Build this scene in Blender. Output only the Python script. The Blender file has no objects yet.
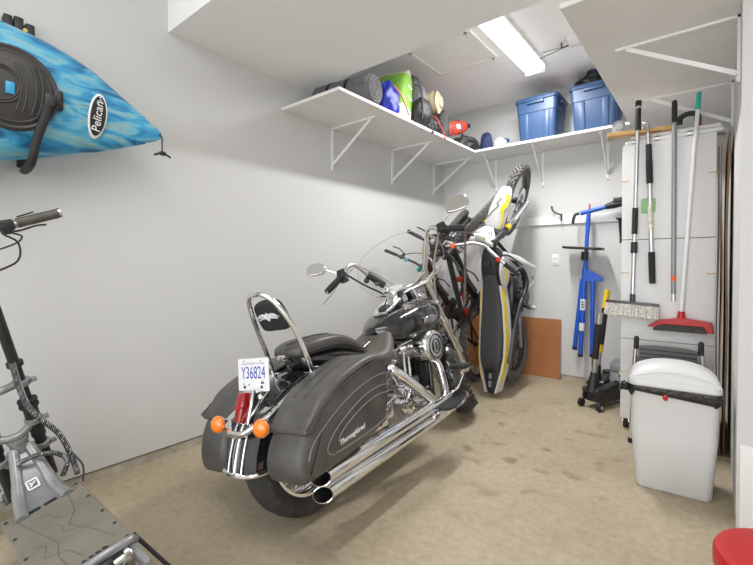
import bpy, bmesh, math, random
from mathutils import Matrix, Vector, Quaternion, Euler, noise
random.seed(7)
sc = bpy.context.scene
COL = sc.collection
R = math.radians
PI = math.pi

# ---------------------------------------------------------------- camera, world, lights, exposure
cam_d = bpy.data.cameras.new('camera'); cam = bpy.data.objects.new('camera', cam_d); COL.objects.link(cam)
cam_d.sensor_width = 36.0; cam_d.lens = 36.0 * 417.7 / 753.0
cam_d.shift_y = -11.9 / 753.0
cam_d.clip_start = 0.02
cam.location = (0, 0, 1.2)
cam.rotation_euler = (R(90 - 0.9), 0, R(39.02))
sc.camera = cam
sc.view_settings.view_transform = 'Standard'
sc.view_settings.look = 'None'
sc.view_settings.gamma = 1.0
sc.view_settings.use_curve_mapping = False
sc.view_settings.exposure = 0.2
sc.cycles.max_bounces = 10
sc.cycles.diffuse_bounces = 6
sc.cycles.transparent_max_bounces = 16
w = bpy.data.worlds.new('daylight'); sc.world = w; w.use_nodes = True
bg = w.node_tree.nodes['Background']
bg.inputs[0].default_value = (0.93, 0.96, 1.0, 1); bg.inputs[1].default_value = 1.95

def area_light(name, loc, rot, sx, sy, power, color):
    d = bpy.data.lights.new(name, 'AREA'); d.shape = 'RECTANGLE'; d.size = sx; d.size_y = sy
    d.energy = power; d.color = color
    o = bpy.data.objects.new(name, d); COL.objects.link(o); o.location = loc; o.rotation_euler = rot
    return o
# daylight entering by the open garage door behind the camera
area_light('garage_door_daylight', (0.2, -3.0, 1.35), (R(90), 0, 0), 4.8, 2.4, 50, (1.0, 0.99, 0.98))
# unseen fill light added over the camera to brighten the near floor
area_light('near_fill_light', (-0.9, 0.15, 2.93), (0, 0, 0), 1.6, 1.0, 22, (1.0, 0.97, 0.93))

# ---------------------------------------------------------------- helpers
def T(*p): return Matrix.Translation(Vector(p))
def RX(a): return Matrix.Rotation(R(a), 4, 'X')
def RY(a): return Matrix.Rotation(R(a), 4, 'Y')
def RZ(a): return Matrix.Rotation(R(a), 4, 'Z')
def align(d, up=(0, 0, 1)):
    """rotation taking +Z to direction d"""
    d = Vector(d).normalized()
    return Vector((0, 0, 1)).rotation_difference(d).to_matrix().to_4x4()
def basis(o, x, y, z):
    m = Matrix.Identity(4)
    for i, v in enumerate((x, y, z, o)):
        for k in range(3): m[k][i] = v[k]
    return m
def spline(pts, n=6, closed=False):
    P = [Vector(p) for p in pts]; out = []; L = len(P)
    rng = L if closed else L - 1
    for i in range(rng):
        if closed: p0, p1, p2, p3 = P[(i-1) % L], P[i], P[(i+1) % L], P[(i+2) % L]
        else: p0, p1, p2, p3 = P[max(i-1, 0)], P[i], P[i+1], P[min(i+2, L-1)]
        for k in range(n):
            t = k / n
            out.append(0.5*((2*p1) + (p2-p0)*t + (2*p0-5*p1+4*p2-p3)*t*t + (3*p1-p0-3*p2+p3)*t**3))
    if not closed: out.append(P[-1])
    return out
class MB:
    def __init__(s, M=None): s.bm = bmesh.new(); s.M = M
    def add(s, vs, fs, M=None):
        X = None
        if M is not None: X = M
        if s.M is not None: X = s.M @ X if X is not None else s.M
        bv = [s.bm.verts.new(X @ Vector(v) if X is not None else Vector(v)) for v in vs]
        for f in fs:
            try: s.bm.faces.new([bv[i] for i in f])
            except ValueError: pass
        return s
    def addbm(s, b, M=None):
        b.verts.ensure_lookup_table(); b.verts.index_update()
        s.add([v.co.copy() for v in b.verts], [[v.index for v in f.verts] for f in b.faces], M); b.free(); return s
    def box(s, c, d, M=None, bev=0.0, seg=2):
        b = bmesh.new(); bmesh.ops.create_cube(b, size=1.0)
        for v in b.verts: v.co = Vector((v.co.x*d[0], v.co.y*d[1], v.co.z*d[2])) + Vector(c)
        if bev: bmesh.ops.bevel(b, geom=list(b.edges), offset=min(bev, min(d)*0.49), segments=seg, profile=0.5, affect='EDGES')
        return s.addbm(b, M)
    def bar(s, a, b, wx, wy, up=(0, 0, 1), bev=0.0):
        """rectangular bar from a to b; wy measured along 'up'"""
        a = Vector(a); b = Vector(b); z = (b-a).normalized(); u = Vector(up)
        x = u.cross(z)
        if x.length < 1e-5: x = Vector((1, 0, 0)).cross(z)
        x.normalize(); y = z.cross(x)
        return s.box((0, 0, 0), (wx, wy, (b-a).length), basis((a+b)/2, x, y, z), bev)
    def tube(s, pts, r, n=10, closed=False, M=None, cap=True, flat=1.0):
        P = [Vector(p) for p in pts]; L = len(P)
        rs = r if isinstance(r, (list, tuple)) else [r]*L
        tang = []
        for i in range(L):
            if closed: t = P[(i+1) % L] - P[i-1]
            else: t = P[min(i+1, L-1)] - P[max(i-1, 0)]
            tang.append(t.normalized() if t.length > 1e-9 else Vector((0, 0, 1)))
        ref = Vector((0, 0, 1)) if abs(tang[0].z) < 0.9 else Vector((1, 0, 0))
        nrm = (ref - tang[0]*ref.dot(tang[0])).normalized()
        vs = []; fs = []
        for i in range(L):
            if i:
                nrm = (nrm - tang[i]*nrm.dot(tang[i]))
                nrm = nrm.normalized() if nrm.length > 1e-6 else tang[i].orthogonal().normalized()
            bn = tang[i].cross(nrm)
            for k in range(n):
                a = 2*PI*k/n
                vs.append(P[i] + nrm*math.cos(a)*rs[i]*flat + bn*math.sin(a)*rs[i])
        for i in range(L if closed else L-1):
            j = (i+1) % L
            for k in range(n):
                k2 = (k+1) % n
                fs.append((i*n+k, i*n+k2, j*n+k2, j*n+k))
        if cap and not closed:
            fs.append(list(range(n-1, -1, -1))); fs.append([(L-1)*n+k for k in range(n)])
        return s.add(vs, fs, M)
    def cyl(s, a, b, r, r2=None, n=20, M=None, cap=True):
        return s.tube([a, b], [r, r if r2 is None else r2], n, M=M, cap=cap)
    def lathe(s, prof, M=None, n=32, cap=True, a0=0.0, a1=360.0):
        """profile [(r,h)] about local +Z"""
        full = abs(a1-a0) >= 359.9; m = n if full else n+1
        vs = []; fs = []
        for (r, h) in prof:
            for k in range(m):
                a = R(a0) + (R(a1)-R(a0))*k/n
                vs.append((max(r, 1e-5)*math.cos(a), max(r, 1e-5)*math.sin(a), h))
        for i in range(len(prof)-1):
            for k in range(n):
                k2 = (k+1) % m if full else k+1
                fs.append((i*m+k, i*m+k2, (i+1)*m+k2, (i+1)*m+k))
        if cap and full:
            if prof[0][0] > 1e-4: fs.append(list(range(m-1, -1, -1)))
            if prof[-1][0] > 1e-4: fs.append([(len(prof)-1)*m+k for k in range(m)])
        return s.add(vs, fs, M)
    def torus(s, Rr, r, M=None, n=40, k=12):
        return s.tube([(Rr*math.cos(2*PI*i/n), Rr*math.sin(2*PI*i/n), 0) for i in range(n)], r, k, True, M)
    def sphere(s, c, r, M=None, u=18, v=10):
        if not isinstance(r, (tuple, list)): r = (r, r, r)
        vs = [(c[0], c[1], c[2]-r[2])]; fs = []
        for i in range(1, v):
            t = -PI/2 + PI*i/v
            for k in range(u):
                a = 2*PI*k/u
                vs.append((c[0]+r[0]*math.cos(t)*math.cos(a), c[1]+r[1]*math.cos(t)*math.sin(a), c[2]+r[2]*math.sin(t)))
        vs.append((c[0], c[1], c[2]+r[2])); top = len(vs)-1
        for k in range(u):
            k2 = (k+1) % u
            fs.append((0, 1+k2, 1+k)); fs.append((top, 1+(v-2)*u+k, 1+(v-2)*u+k2))
            for i in range(v-2): fs.append((1+i*u+k, 1+i*u+k2, 1+(i+1)*u+k2, 1+(i+1)*u+k))
        return s.add(vs, fs, M)
    def loft(s, rings, M=None, cap=True, closed=True, wrap=False):
        n = len(rings[0]); vs = [v for r in rings for v in r]; fs = []
        L = len(rings)
        for i in range(L if wrap else L-1):
            j = (i+1) % L
            for k in range(n if closed else n-1):
                k2 = (k+1) % n
                fs.append((i*n+k, i*n+k2, j*n+k2, j*n+k))
        if cap and closed and not wrap:
            fs.append(list(range(n-1, -1, -1))); fs.append([(L-1)*n+k for k in range(n)])
        return s.add(vs, fs, M)
    def prism(s, outline, h0, h1, M=None):
        """2D outline in local XY extruded from z=h0 to z=h1"""
        return s.loft([[(p[0], p[1], h0) for p in outline], [(p[0], p[1], h1) for p in outline]], M)
    def pillow(s, outline, h0, h1, r, M=None, steps=4):
        """2D outline extruded h0..h1 with rounded rims of radius r"""
        cx = sum(p[0] for p in outline)/len(outline); cy = sum(p[1] for p in outline)/len(outline)
        rm = sum(math.hypot(p[0]-cx, p[1]-cy) for p in outline)/len(outline)
        seq = []
        for k in range(steps+1):
            a = PI/2*k/steps; seq.append((h0 + r*(1-math.sin(a)), -r*(1-math.cos(a))))
        seq = [(h0 + r*(1-math.cos(PI/2*k/steps)), -r*(1-math.sin(PI/2*k/steps))) for k in range(steps+1)]
        seq += [(h1 - r*(1-math.cos(PI/2*k/steps)), -r*(1-math.sin(PI/2*k/steps))) for k in range(steps, -1, -1)]
        n = len(outline); rings = []
        nr = []
        for i in range(n):
            a = Vector(outline[i-1][:2]); b = Vector(outline[(i+1) % n][:2]); t = (b-a)
            q = Vector((t.y, -t.x)); q = q.normalized() if q.length > 1e-9 else Vector((0, 0))
            nr.append(q)
        area = sum(outline[i-1][0]*outline[i][1]-outline[i][0]*outline[i-1][1] for i in range(n))
        sg = 1 if area > 0 else -1
        for h, off in seq:
            rings.append([(outline[i][0]+nr[i].x*off*sg, outline[i][1]+nr[i].y*off*sg, h) for i in range(n)])
        return s.loft(rings, M)
    def blob(s, c, r, seed=0, amp=0.25, freq=2.5, flat=True, M=None, u=36, v=22, crease=0.0):
        vs = []; fs = []; b = MB(); b.sphere((0, 0, 0), 1.0, u=u, v=v)
        for vv in b.bm.verts:
            d = vv.co.normalized()
            k = 1 + amp*noise.noise(d*freq + Vector((seed*7.3, seed*3.1, seed*1.7)))
            if crease: k -= crease*abs(noise.noise(d*freq*2.3 + Vector((seed*2.3, 1.7, seed))))
            p = d*k
            z = p.z
            if flat and z < -0.55: z = -0.55 + (z+0.55)*0.12
            vv.co = Vector((c[0]+p.x*r[0], c[1]+p.y*r[1], c[2]+z*r[2]))
        return s.addbm(b.bm, M)
    def text(s, txt, size, M, extrude=0.0006, align='CENTER', shear=0.0):
        cu = bpy.data.curves.new('lettering', 'FONT'); cu.body = txt; cu.size = size; cu.extrude = extrude
        cu.align_x = align; cu.align_y = 'CENTER'; cu.shear = shear; cu.resolution_u = 3
        o = bpy.data.objects.new('lettering', cu); COL.objects.link(o)
        me = bpy.data.meshes.new_from_object(o.evaluated_get(bpy.context.evaluated_depsgraph_get()))
        s.add([v.co.copy() for v in me.vertices], [list(p.vertices) for p in me.polygons], M)
        bpy.data.objects.remove(o); bpy.data.curves.remove(cu); bpy.data.meshes.remove(me)
        return s
    def build(s, name, mat, parent=None, smooth=40, bevel=0.0, sub=0, solid=0.0, recalc=True, loc=None, rot=None):
        bm = s.bm
        bmesh.ops.remove_doubles(bm, verts=bm.verts, dist=1e-6)
        if recalc: bmesh.ops.recalc_face_normals(bm, faces=bm.faces)
        me = bpy.data.meshes.new(name); bm.to_mesh(me); bm.free()
        if smooth:
            for p in me.polygons: p.use_smooth = True
            if hasattr(me, 'set_sharp_from_angle'): me.set_sharp_from_angle(angle=R(smooth))
        me.materials.append(mat)
        o = bpy.data.objects.new(name, me); COL.objects.link(o)
        if parent is not None: o.parent = parent
        if loc is not None: o.location = loc
        if rot is not None: o.rotation_euler = rot
        if solid:
            m = o.modifiers.new('thick', 'SOLIDIFY'); m.thickness = solid; m.offset = 0
        if bevel:
            m = o.modifiers.new('edge', 'BEVEL'); m.width = bevel; m.segments = 2; m.limit_method = 'ANGLE'; m.angle_limit = R(35)
        if sub:
            m = o.modifiers.new('soft', 'SUBSURF'); m.levels = sub; m.render_levels = sub
        return o
def thing(name, label, cat, loc=(0, 0, 0), rot=(0, 0, 0), group=None):
    o = bpy.data.objects.new(name, None); COL.objects.link(o)
    o.empty_display_size = 0.05
    o.location = loc; o.rotation_euler = rot
    o['label'] = label; o['category'] = cat
    if group: o['group'] = group
    return o
def tag(o, label, cat, group=None):
    o['label'] = label; o['category'] = cat
    if group: o['group'] = group
    return o
def struct(o): o['kind'] = 'structure'; return o
def copy_thing(o, loc=None, rot=None, label=None):
    c = o.copy(); COL.objects.link(c)
    if loc is not None: c.location = loc
    if rot is not None: c.rotation_euler = rot
    if label: c['label'] = label
    for ch in list(o.children):
        d = ch.copy(); COL.objects.link(d); d.parent = c
        for g in list(ch.children):
            e = g.copy(); COL.objects.link(e); e.parent = d
    return c

# ---------------------------------------------------------------- materials
def mat(name, col, rough=0.5, metal=0.0, var=0.0, scale=6.0, bump=0.0, bscale=60.0, coat=0.0, emit=None, estr=0.0, col2=None, detail=4.0, spec=None):
    m = bpy.data.materials.new(name); m.use_nodes = True; nt = m.node_tree; b = nt.nodes['Principled BSDF']
    b.inputs['Base Color'].default_value = (*col, 1); b.inputs['Roughness'].default_value = rough; b.inputs['Metallic'].default_value = metal
    if coat: b.inputs['Coat Weight'].default_value = coat; b.inputs['Coat Roughness'].default_value = 0.05
    if spec is not None: b.inputs['Specular IOR Level'].default_value = spec
    tc = nt.nodes.new('ShaderNodeTexCoord')
    if var or col2:
        n = nt.nodes.new('ShaderNodeTexNoise'); n.inputs['Scale'].default_value = scale; n.inputs['Detail'].default_value = detail
        nt.links.new(tc.outputs['Object'], n.inputs['Vector'])
        r = nt.nodes.new('ShaderNodeValToRGB'); r.color_ramp.elements[0].position = 0.32; r.color_ramp.elements[1].position = 0.68
        c2 = col2 if col2 else tuple(min(1, c*(1+var)) for c in col)
        c1 = col if col2 else tuple(c*(1-var) for c in col)
        r.color_ramp.elements[0].color = (*c1, 1); r.color_ramp.elements[1].color = (*c2, 1)
        nt.links.new(n.outputs['Fac'], r.inputs['Fac']); nt.links.new(r.outputs['Color'], b.inputs['Base Color'])
    if bump:
        n2 = nt.nodes.new('ShaderNodeTexNoise'); n2.inputs['Scale'].default_value = bscale; n2.inputs['Detail'].default_value = 3
        nt.links.new(tc.outputs['Object'], n2.inputs['Vector'])
        bp = nt.nodes.new('ShaderNodeBump'); bp.inputs['Strength'].default_value = bump; bp.inputs['Distance'].default_value = 0.01
        nt.links.new(n2.outputs['Fac'], bp.inputs['Height']); nt.links.new(bp.outputs['Normal'], b.inputs['Normal'])
    if emit:
        b.inputs['Emission Color'].default_value = (*emit, 1); b.inputs['Emission Strength'].default_value = estr
    return m
def srgb(r, g, b):
    f = lambda c: (c/255/12.92 if c/255 <= 0.04045 else ((c/255+0.055)/1.055)**2.4)
    return (f(r), f(g), f(b))
M_wall = mat('wall_paint', (0.63, 0.632, 0.628), 0.75, var=0.015, scale=1.2, bump=0.06, bscale=140)
M_ceil = mat('ceiling_paint', (0.88, 0.88, 0.88), 0.85, bump=0.05, bscale=160)
M_trim = mat('white_trim_paint', (0.84, 0.84, 0.84), 0.5)
M_curb = mat('concrete_curb', (0.44, 0.40, 0.33), 0.9, var=0.2, scale=14, bump=0.3, bscale=50)
M_shelf = mat('painted_plywood', (0.80, 0.795, 0.78), 0.6, var=0.03, scale=5, bump=0.05, bscale=40)
M_white_metal = mat('white_enamel', (0.82, 0.82, 0.82), 0.35)
M_chrome = mat('chrome', (0.86, 0.86, 0.87), 0.07, 1.0)
M_chrome_worn = mat('worn_chrome', (0.72, 0.71, 0.70), 0.16, 1.0, var=0.08, scale=30)
M_alu = mat('brushed_aluminium', (0.66, 0.67, 0.69), 0.32, 1.0)
M_alloy = mat('cast_alloy', (0.42, 0.42, 0.43), 0.35, 1.0, var=0.15, scale=40)
M_black_gloss = mat('gloss_black_paint', (0.012, 0.012, 0.013), 0.16, 0.0, coat=1.0)
M_black = mat('black_plastic', (0.018, 0.018, 0.02), 0.45)
M_black_matte = mat('matte_black_rubber', (0.02, 0.02, 0.021), 0.75)
M_tire = mat('tyre_rubber', (0.042, 0.040, 0.037), 0.8, var=0.25, scale=25, bump=0.2, bscale=120)
M_tire_light = mat('knobby_rubber', (0.12, 0.115, 0.105), 0.85, var=0.4, scale=40)
M_leather = mat('dusty_black_leather', (0.052, 0.050, 0.047), 0.40, var=0.35, scale=9, bump=0.10, bscale=220, col2=(0.10, 0.095, 0.087))
M_seat = mat('dusty_seat_leather', (0.075, 0.068, 0.058), 0.5, col2=(0.16, 0.145, 0.125), scale=5, bump=0.1, bscale=200)
M_steel_dark = mat('dark_steel', (0.09, 0.09, 0.095), 0.4, 0.9)
M_grey_paint = mat('grey_enamel', (0.30, 0.31, 0.33), 0.4, 0.3)
M_red_lens = mat('red_lens', (0.30, 0.008, 0.012), 0.12, coat=1.0)
M_orange_lens = mat('amber_lens', (0.95, 0.22, 0.01), 0.15, coat=1.0)
M_white_plastic = mat('white_plastic', (0.78, 0.78, 0.78), 0.4)
M_plate = mat('plate_white', (0.80, 0.81, 0.83), 0.4)
M_plate_ink = mat('plate_blue_ink', (0.02, 0.05, 0.42), 0.5)
M_ink_grey = mat('grey_ink', (0.30, 0.33, 0.45), 0.5)
M_yellow = mat('yellow_plastic', (0.85, 0.55, 0.01), 0.4)
M_orange = mat('orange_plastic', (0.85, 0.13, 0.02), 0.4)
M_red = mat('red_plastic', (0.50, 0.012, 0.012), 0.35)
M_blue_paint = mat('blue_enamel', (0.015, 0.10, 0.55), 0.35)
M_hardboard = mat('brown_hardboard', (0.36, 0.135, 0.045), 0.6, col2=(0.42, 0.17, 0.06), scale=4)
M_wood = mat('raw_pine', (0.60, 0.36, 0.13), 0.6, var=0.2, scale=12)
M_card = mat('cardboard', (0.27, 0.165, 0.095), 0.85, var=0.25, scale=10)
M_card_dark = mat('dark_cardboard', (0.11, 0.068, 0.042), 0.85, var=0.25, scale=10)
M_seam = mat('seam_grey', (0.22, 0.22, 0.22), 0.8)
def glass_mat():
    m = bpy.data.materials.new('clear_polycarbonate'); m.use_nodes = True; nt = m.node_tree; nt.nodes.clear()
    out = nt.nodes.new('ShaderNodeOutputMaterial'); mx = nt.nodes.new('ShaderNodeMixShader')
    tr = nt.nodes.new('ShaderNodeBsdfTransparent'); gl = nt.nodes.new('ShaderNodeBsdfGlossy')
    tr.inputs[0].default_value = (0.97, 0.97, 0.965, 1); gl.inputs['Roughness'].default_value = 0.03
    fr = nt.nodes.new('ShaderNodeFresnel'); fr.inputs[0].default_value = 1.25
    nt.links.new(fr.outputs[0], mx.inputs[0]); nt.links.new(tr.outputs[0], mx.inputs[1]); nt.links.new(gl.outputs[0], mx.inputs[2])
    nt.links.new(mx.outputs[0], out.inputs[0]); return m
M_clear = glass_mat()
def floor_mat():
    m = bpy.data.materials.new('stained_concrete'); m.use_nodes = True; nt = m.node_tree; b = nt.nodes['Principled BSDF']
    tc = nt.nodes.new('ShaderNodeTexCoord'); L = nt.links.new
    def nz(scale, detail, rough=0.6):
        n = nt.nodes.new('ShaderNodeTexNoise'); n.inputs['Scale'].default_value = scale; n.inputs['Detail'].default_value = detail; n.inputs['Roughness'].default_value = rough
        L(tc.outputs['Object'], n.inputs['Vector']); return n
    def ramp(src, a, ca, bb, cb):
        r = nt.nodes.new('ShaderNodeValToRGB'); r.color_ramp.elements[0].position = a; r.color_ramp.elements[1].position = bb
        r.color_ramp.elements[0].color = (*ca, 1); r.color_ramp.elements[1].color = (*cb, 1); L(src, r.inputs['Fac']); return r
    def mixc(f, a, c, mode='MIX'):
        x = nt.nodes.new('ShaderNodeMix'); x.data_type = 'RGBA'; x.blend_type = mode
        if isinstance(f, float): x.inputs[0].default_value = f
        else: L(f, x.inputs[0])
        L(a, x.inputs[6]); L(c, x.inputs[7]); return x.outputs[2]
    base = ramp(nz(1.6, 8).outputs['Fac'], 0.3, (0.38, 0.315, 0.21), 0.7, (0.49, 0.42, 0.305))
    fine = ramp(nz(28, 6).outputs['Fac'], 0.3, (0.78, 0.775, 0.77), 0.7, (1.08, 1.08, 1.08))
    c = mixc(0.8, base.outputs['Color'], fine.outputs['Color'], 'MULTIPLY')
    # scattered small dark oil spots, denser in the middle of the bay
    st = ramp(nz(7.0, 3, 0.5).outputs['Fac'], 0.595, (0, 0, 0), 0.68, (1, 1, 1))
    gr = nt.nodes.new('ShaderNodeTexGradient'); gr.gradient_type = 'SPHERICAL'
    mp = nt.nodes.new('ShaderNodeMapping'); mp.inputs['Location'].default_value = (1.0, -2.85, 0); mp.inputs['Scale'].default_value = (0.9, 0.75, 1)
    mp.vector_type = 'POINT'
    L(tc.outputs['Object'], mp.inputs['Vector']); L(mp.outputs[0], gr.inputs[0])
    mp.inputs['Location'].default_value = (0.9, -2.14, 0)
    mm = nt.nodes.new('ShaderNodeMath'); mm.operation = 'MULTIPLY'; L(st.outputs['Color'], mm.inputs[0]); L(gr.outputs['Fac'], mm.inputs[1])
    dark = nt.nodes.new('ShaderNodeRGB'); dark.outputs[0].default_value = (0.20, 0.15, 0.10, 1)
    c = mixc(mm.outputs[0], c, dark.outputs[0])
    rust = ramp(nz(3.1, 2).outputs['Fac'], 0.74, (0, 0, 0), 0.80, (0.6, 0.6, 0.6))
    rc = nt.nodes.new('ShaderNodeRGB'); rc.outputs[0].default_value = (0.36, 0.20, 0.08, 1)
    c = mixc(rust.outputs['Color'], c, rc.outputs[0])
    L(c, b.inputs['Base Color']); b.inputs['Roughness'].default_value = 0.62
    bp = nt.nodes.new('ShaderNodeBump'); bp.inputs['Strength'].default_value = 0.12; bp.inputs['Distance'].default_value = 0.01
    L(nz(45, 6).outputs['Fac'], bp.inputs['Height']); L(bp.outputs['Normal'], b.inputs['Normal'])
    return m
M_floor = floor_mat()

# ---------------------------------------------------------------- the setting
XL, YB, XR, ZC, ZS = -2.65, 4.60, 0.085, 3.022, 2.636
struct(MB().box((0, 0.6, -0.05), (6.0, 8.4, 0.1)).build('floor', M_floor, smooth=0))
struct(MB().box((XL-0.05, 0.8, (0.06+ZC)/2), (0.1, 7.6, ZC-0.06)).build('wall_left', M_wall, smooth=0))
struct(MB().box((XL-0.055, 0.8, 0.025), (0.09, 7.6, 0.05)).build('baseboard_left', M_curb, smooth=0))
struct(MB().box(((XL+2.8)/2, YB+0.05, (0.05+ZC)/2), (2.8-XL+0.2, 0.1, ZC-0.05)).build('wall_back', M_wall, smooth=0))
struct(MB().box(((XL+2.8)/2, YB+0.055, 0.025), (2.8-XL, 0.09, 0.05)).build('baseboard_back', M_curb, smooth=0))
struct(MB().box((XR+0.06, (2.48+YB)/2, ZC/2), (0.12, YB-2.48, ZC)).box(((XR+0.12+2.8)/2, 2.54, ZC/2), (2.8-XR-0.12, 0.12, ZC)).build('wall_right', M_wall, smooth=0))
struct(MB().box(((XR+2.8)/2+0.01, 2.475, 0.195), (2.8-XR, 0.01, 0.39), bev=0.003).build('trim_1', M_trim, smooth=0))
struct(MB().box((2.85, 0.0, ZC/2), (0.1, 6.0, ZC)).build('wall_side', M_wall, smooth=0))
struct(MB().box((0.075, 0.8, ZC+0.05), (5.6, 7.8, 0.1)).build('ceiling', M_ceil, smooth=0))
struct(MB().box((0.075, (1.217+2.36)/2, (ZS+ZC)/2), (5.45, 2.36-1.217, ZC-ZS)).build('ceiling_soffit', M_ceil, smooth=0))
# attic hatch in the high ceiling: panel set up inside a flat white frame
hx0, hx1, hy0, hy1 = -2.07, -1.52, 2.98, 3.53
f = MB()
for a, b in (((hx0, hy0), (hx1, hy0)), ((hx1, hy0), (hx1, hy1)), ((hx1, hy1), (hx0, hy1)), ((hx0, hy1), (hx0, hy0))):
    f.bar((a[0], a[1], ZC-0.009), (b[0], b[1], ZC-0.009), 0.05, 0.018)
hatch = thing('attic_hatch', 'square white attic hatch panel in a flat frame on the high ceiling', 'attic hatch', ((hx0+hx1)/2, (hy0+hy1)/2, ZC))
fo = f.build('hatch_frame', M_trim, hatch, smooth=0); fo.location = (-(hx0+hx1)/2, -(hy0+hy1)/2, -ZC)
MB().box((0, 0, -0.004), (hx1-hx0-0.03, hy1-hy0-0.03, 0.008)).build('hatch_panel', M_ceil, hatch, smooth=0)
# fluorescent wrap light
M_tube = mat('lit_diffuser', (0.9, 0.9, 0.9), 0.4, emit=(1.0, 0.99, 0.975), estr=3.0)
lamp = thing('ceiling_light', 'long white fluorescent wraparound light fixed to the high ceiling beyond the beam', 'ceiling light', (-1.305, 3.36, ZC))
MB().box((0, 0, -0.012), (0.20, 1.15, 0.024), bev=0.004).build('lamp_base', M_white_metal, lamp)
prof = [(-0.085, -0.024), (-0.082, -0.05), (-0.06, -0.068), (0, -0.074), (0.06, -0.068), (0.082, -0.05), (0.085, -0.024)]
MB().loft([[(x, y, z) for x, z in prof] for y in (-0.555, 0.555)]).build('diffuser', M_tube, lamp)
e = MB()
for y in (-0.565, 0.565): e.box((0, y, -0.045), (0.18, 0.02, 0.066), bev=0.006)
e.build('end_cap', M_white_metal, lamp)
al = area_light('lamp_tubes', (0, 0, -0.077), (0, 0, 0), 0.11, 1.08, 48, (1.0, 0.99, 0.975)); al.parent = lamp
# ---------------------------------------------------------------- wall shelves (board + white steel brackets)
SZ0, SZ1 = 2.40, 2.424
def bracket_mesh(reach, drop):
    """local: wall plane x=0, reach along +x, top at z=0"""
    m = MB()
    m.box((0.006, 0, -drop/2), (0.012, 0.026, drop)).box((reach/2, 0, -0.006), (reach, 0.026, 0.012))
    m.bar((0.012, 0, -drop*0.86), (reach*0.9, 0, -0.012), 0.022, 0.012, up=(0, 1, 0))
    for z in (-0.05, -drop*0.93): m.cyl((0.012, 0, z), (0.016, 0, z), 0.006, n=8)
    return m
def shelf(name, label, x0, x1, y0, y1, brs):
    t = thing(name, label, 'shelf', ((x0+x1)/2, (y0+y1)/2, SZ0))
    MB().box((0, 0, (SZ1-SZ0)/2), (x1-x0, y1-y0, SZ1-SZ0)).build('shelf_board', M_shelf, t, smooth=0, bevel=0.002)
    for (bx, by, rz, reach, drop) in brs:
        bracket_mesh(reach, drop).build('bracket', M_white_metal, t, smooth=0, loc=(bx-(x0+x1)/2, by-(y0+y1)/2, 0), rot=(0, 0, R(rz)))
    return t
shelf('wall_shelf', 'white plywood shelf on the long wall carrying the rolled pad and camping bags', XL, -2.02, 2.085, YB,
      [(XL, 2.644, 0, 0.50, 0.37), (XL, 3.53, 0, 0.50, 0.37), (XL, 4.36, 0, 0.50, 0.37)])
shelf('wall_shelf', 'white plywood shelf on the back wall holding the two blue totes', -2.019, -0.581, 4.17, YB,
      [(-1.96, YB, -90, 0.36, 0.37), (-1.437, YB, -90, 0.36, 0.37), (-0.82, YB, -90, 0.36, 0.37)])
shelf('wall_shelf', 'empty-looking white plywood shelf overhead above the brooms and cardboard', -0.58, XR, 2.085, YB,
      [(XR, 2.685, 180, 0.53, 0.32), (XR, 3.62, 180, 0.50, 0.30)])

# ---------------------------------------------------------------- kayak on its wall rack
def kayak_paint():
    m = bpy.data.materials.new('blue_marbled_polyethylene'); m.use_nodes = True; nt = m.node_tree; b = nt.nodes['Principled BSDF']; L = nt.links.new
    tc = nt.nodes.new('ShaderNodeTexCoord'); mp = nt.nodes.new('ShaderNodeMapping'); mp.inputs['Rotation'].default_value = (R(28), 0, 0); mp.inputs['Scale'].default_value = (2, 1.7, 5.5)
    L(tc.outputs['Object'], mp.inputs['Vector'])
    n = nt.nodes.new('ShaderNodeTexNoise'); n.inputs['Scale'].default_value = 2.3; n.inputs['Detail'].default_value = 7; n.inputs['Distortion'].default_value = 1.4
    L(mp.outputs[0], n.inputs['Vector'])
    r = nt.nodes.new('ShaderNodeValToRGB'); e = r.color_ramp.elements
    e[0].position = 0.30; e[0].color = (0.05, 0.075, 0.09, 1)
    e[1].position = 0.72; e[1].color = (0.17, 0.25, 0.27, 1)
    for p, c in ((0.37, (0.014, 0.12, 0.28, 1)), (0.43, (0.025, 0.22, 0.45, 1)), (0.50, (0.05, 0.32, 0.55, 1)), (0.56, (0.12, 0.42, 0.58, 1)), (0.62, (0.24, 0.44, 0.50, 1))):
        q = e.new(p); q.color = c
    L(n.outputs['Fac'], r.inputs['Fac']); L(r.outputs['Color'], b.inputs['Base Color']); b.inputs['Roughness'].default_value = 0.38
    return m
M_kayak = kayak_paint()
KB, KL = 1.035, 2.95
def k_hb(d):
    d = min(d, KL-d); pts = [(0, 0.016), (0.02, 0.036), (0.06, 0.056), (0.29, 0.186), (0.48, 0.258), (0.66, 0.298), (1.0, 0.345), (1.5, 0.355)]
    for (a, va), (b, vb) in zip(pts, pts[1:]):
        if d <= b: return va + (vb-va)*(max(d, 0)-a)/(b-a)
    return pts[-1][1]
def k_cz(d): return 1.897 + 0.06*min(1, d/0.35) - 0.03*max(0, min(1, (d-0.45)/0.6))
def k_gx(d): return -2.40 + 0.05*math.exp(-d/0.2)
def k_dk(d): return 0.012 + 0.11*min(1, min(d, KL-d)/0.55)
def k_hl(d): return 0.01 + 0.20*min(1, min(d, KL-d)/0.6)**0.8
def deck_x(y, z):
    d = KB-y; c = max(-1, min(1, (z-k_cz(d))/k_hb(d))); return k_gx(d) + k_dk(d)*(max(0, 1-c*c))**0.5*(1-0.0*abs(c))
kay = thing('kayak', 'blue marbled kayak with a black hatch hung sideways on the long wall', 'kayak', (-2.40, -0.44, 1.94))
Mk = T(2.40, 0.44, -1.94)
rings = []
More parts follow.
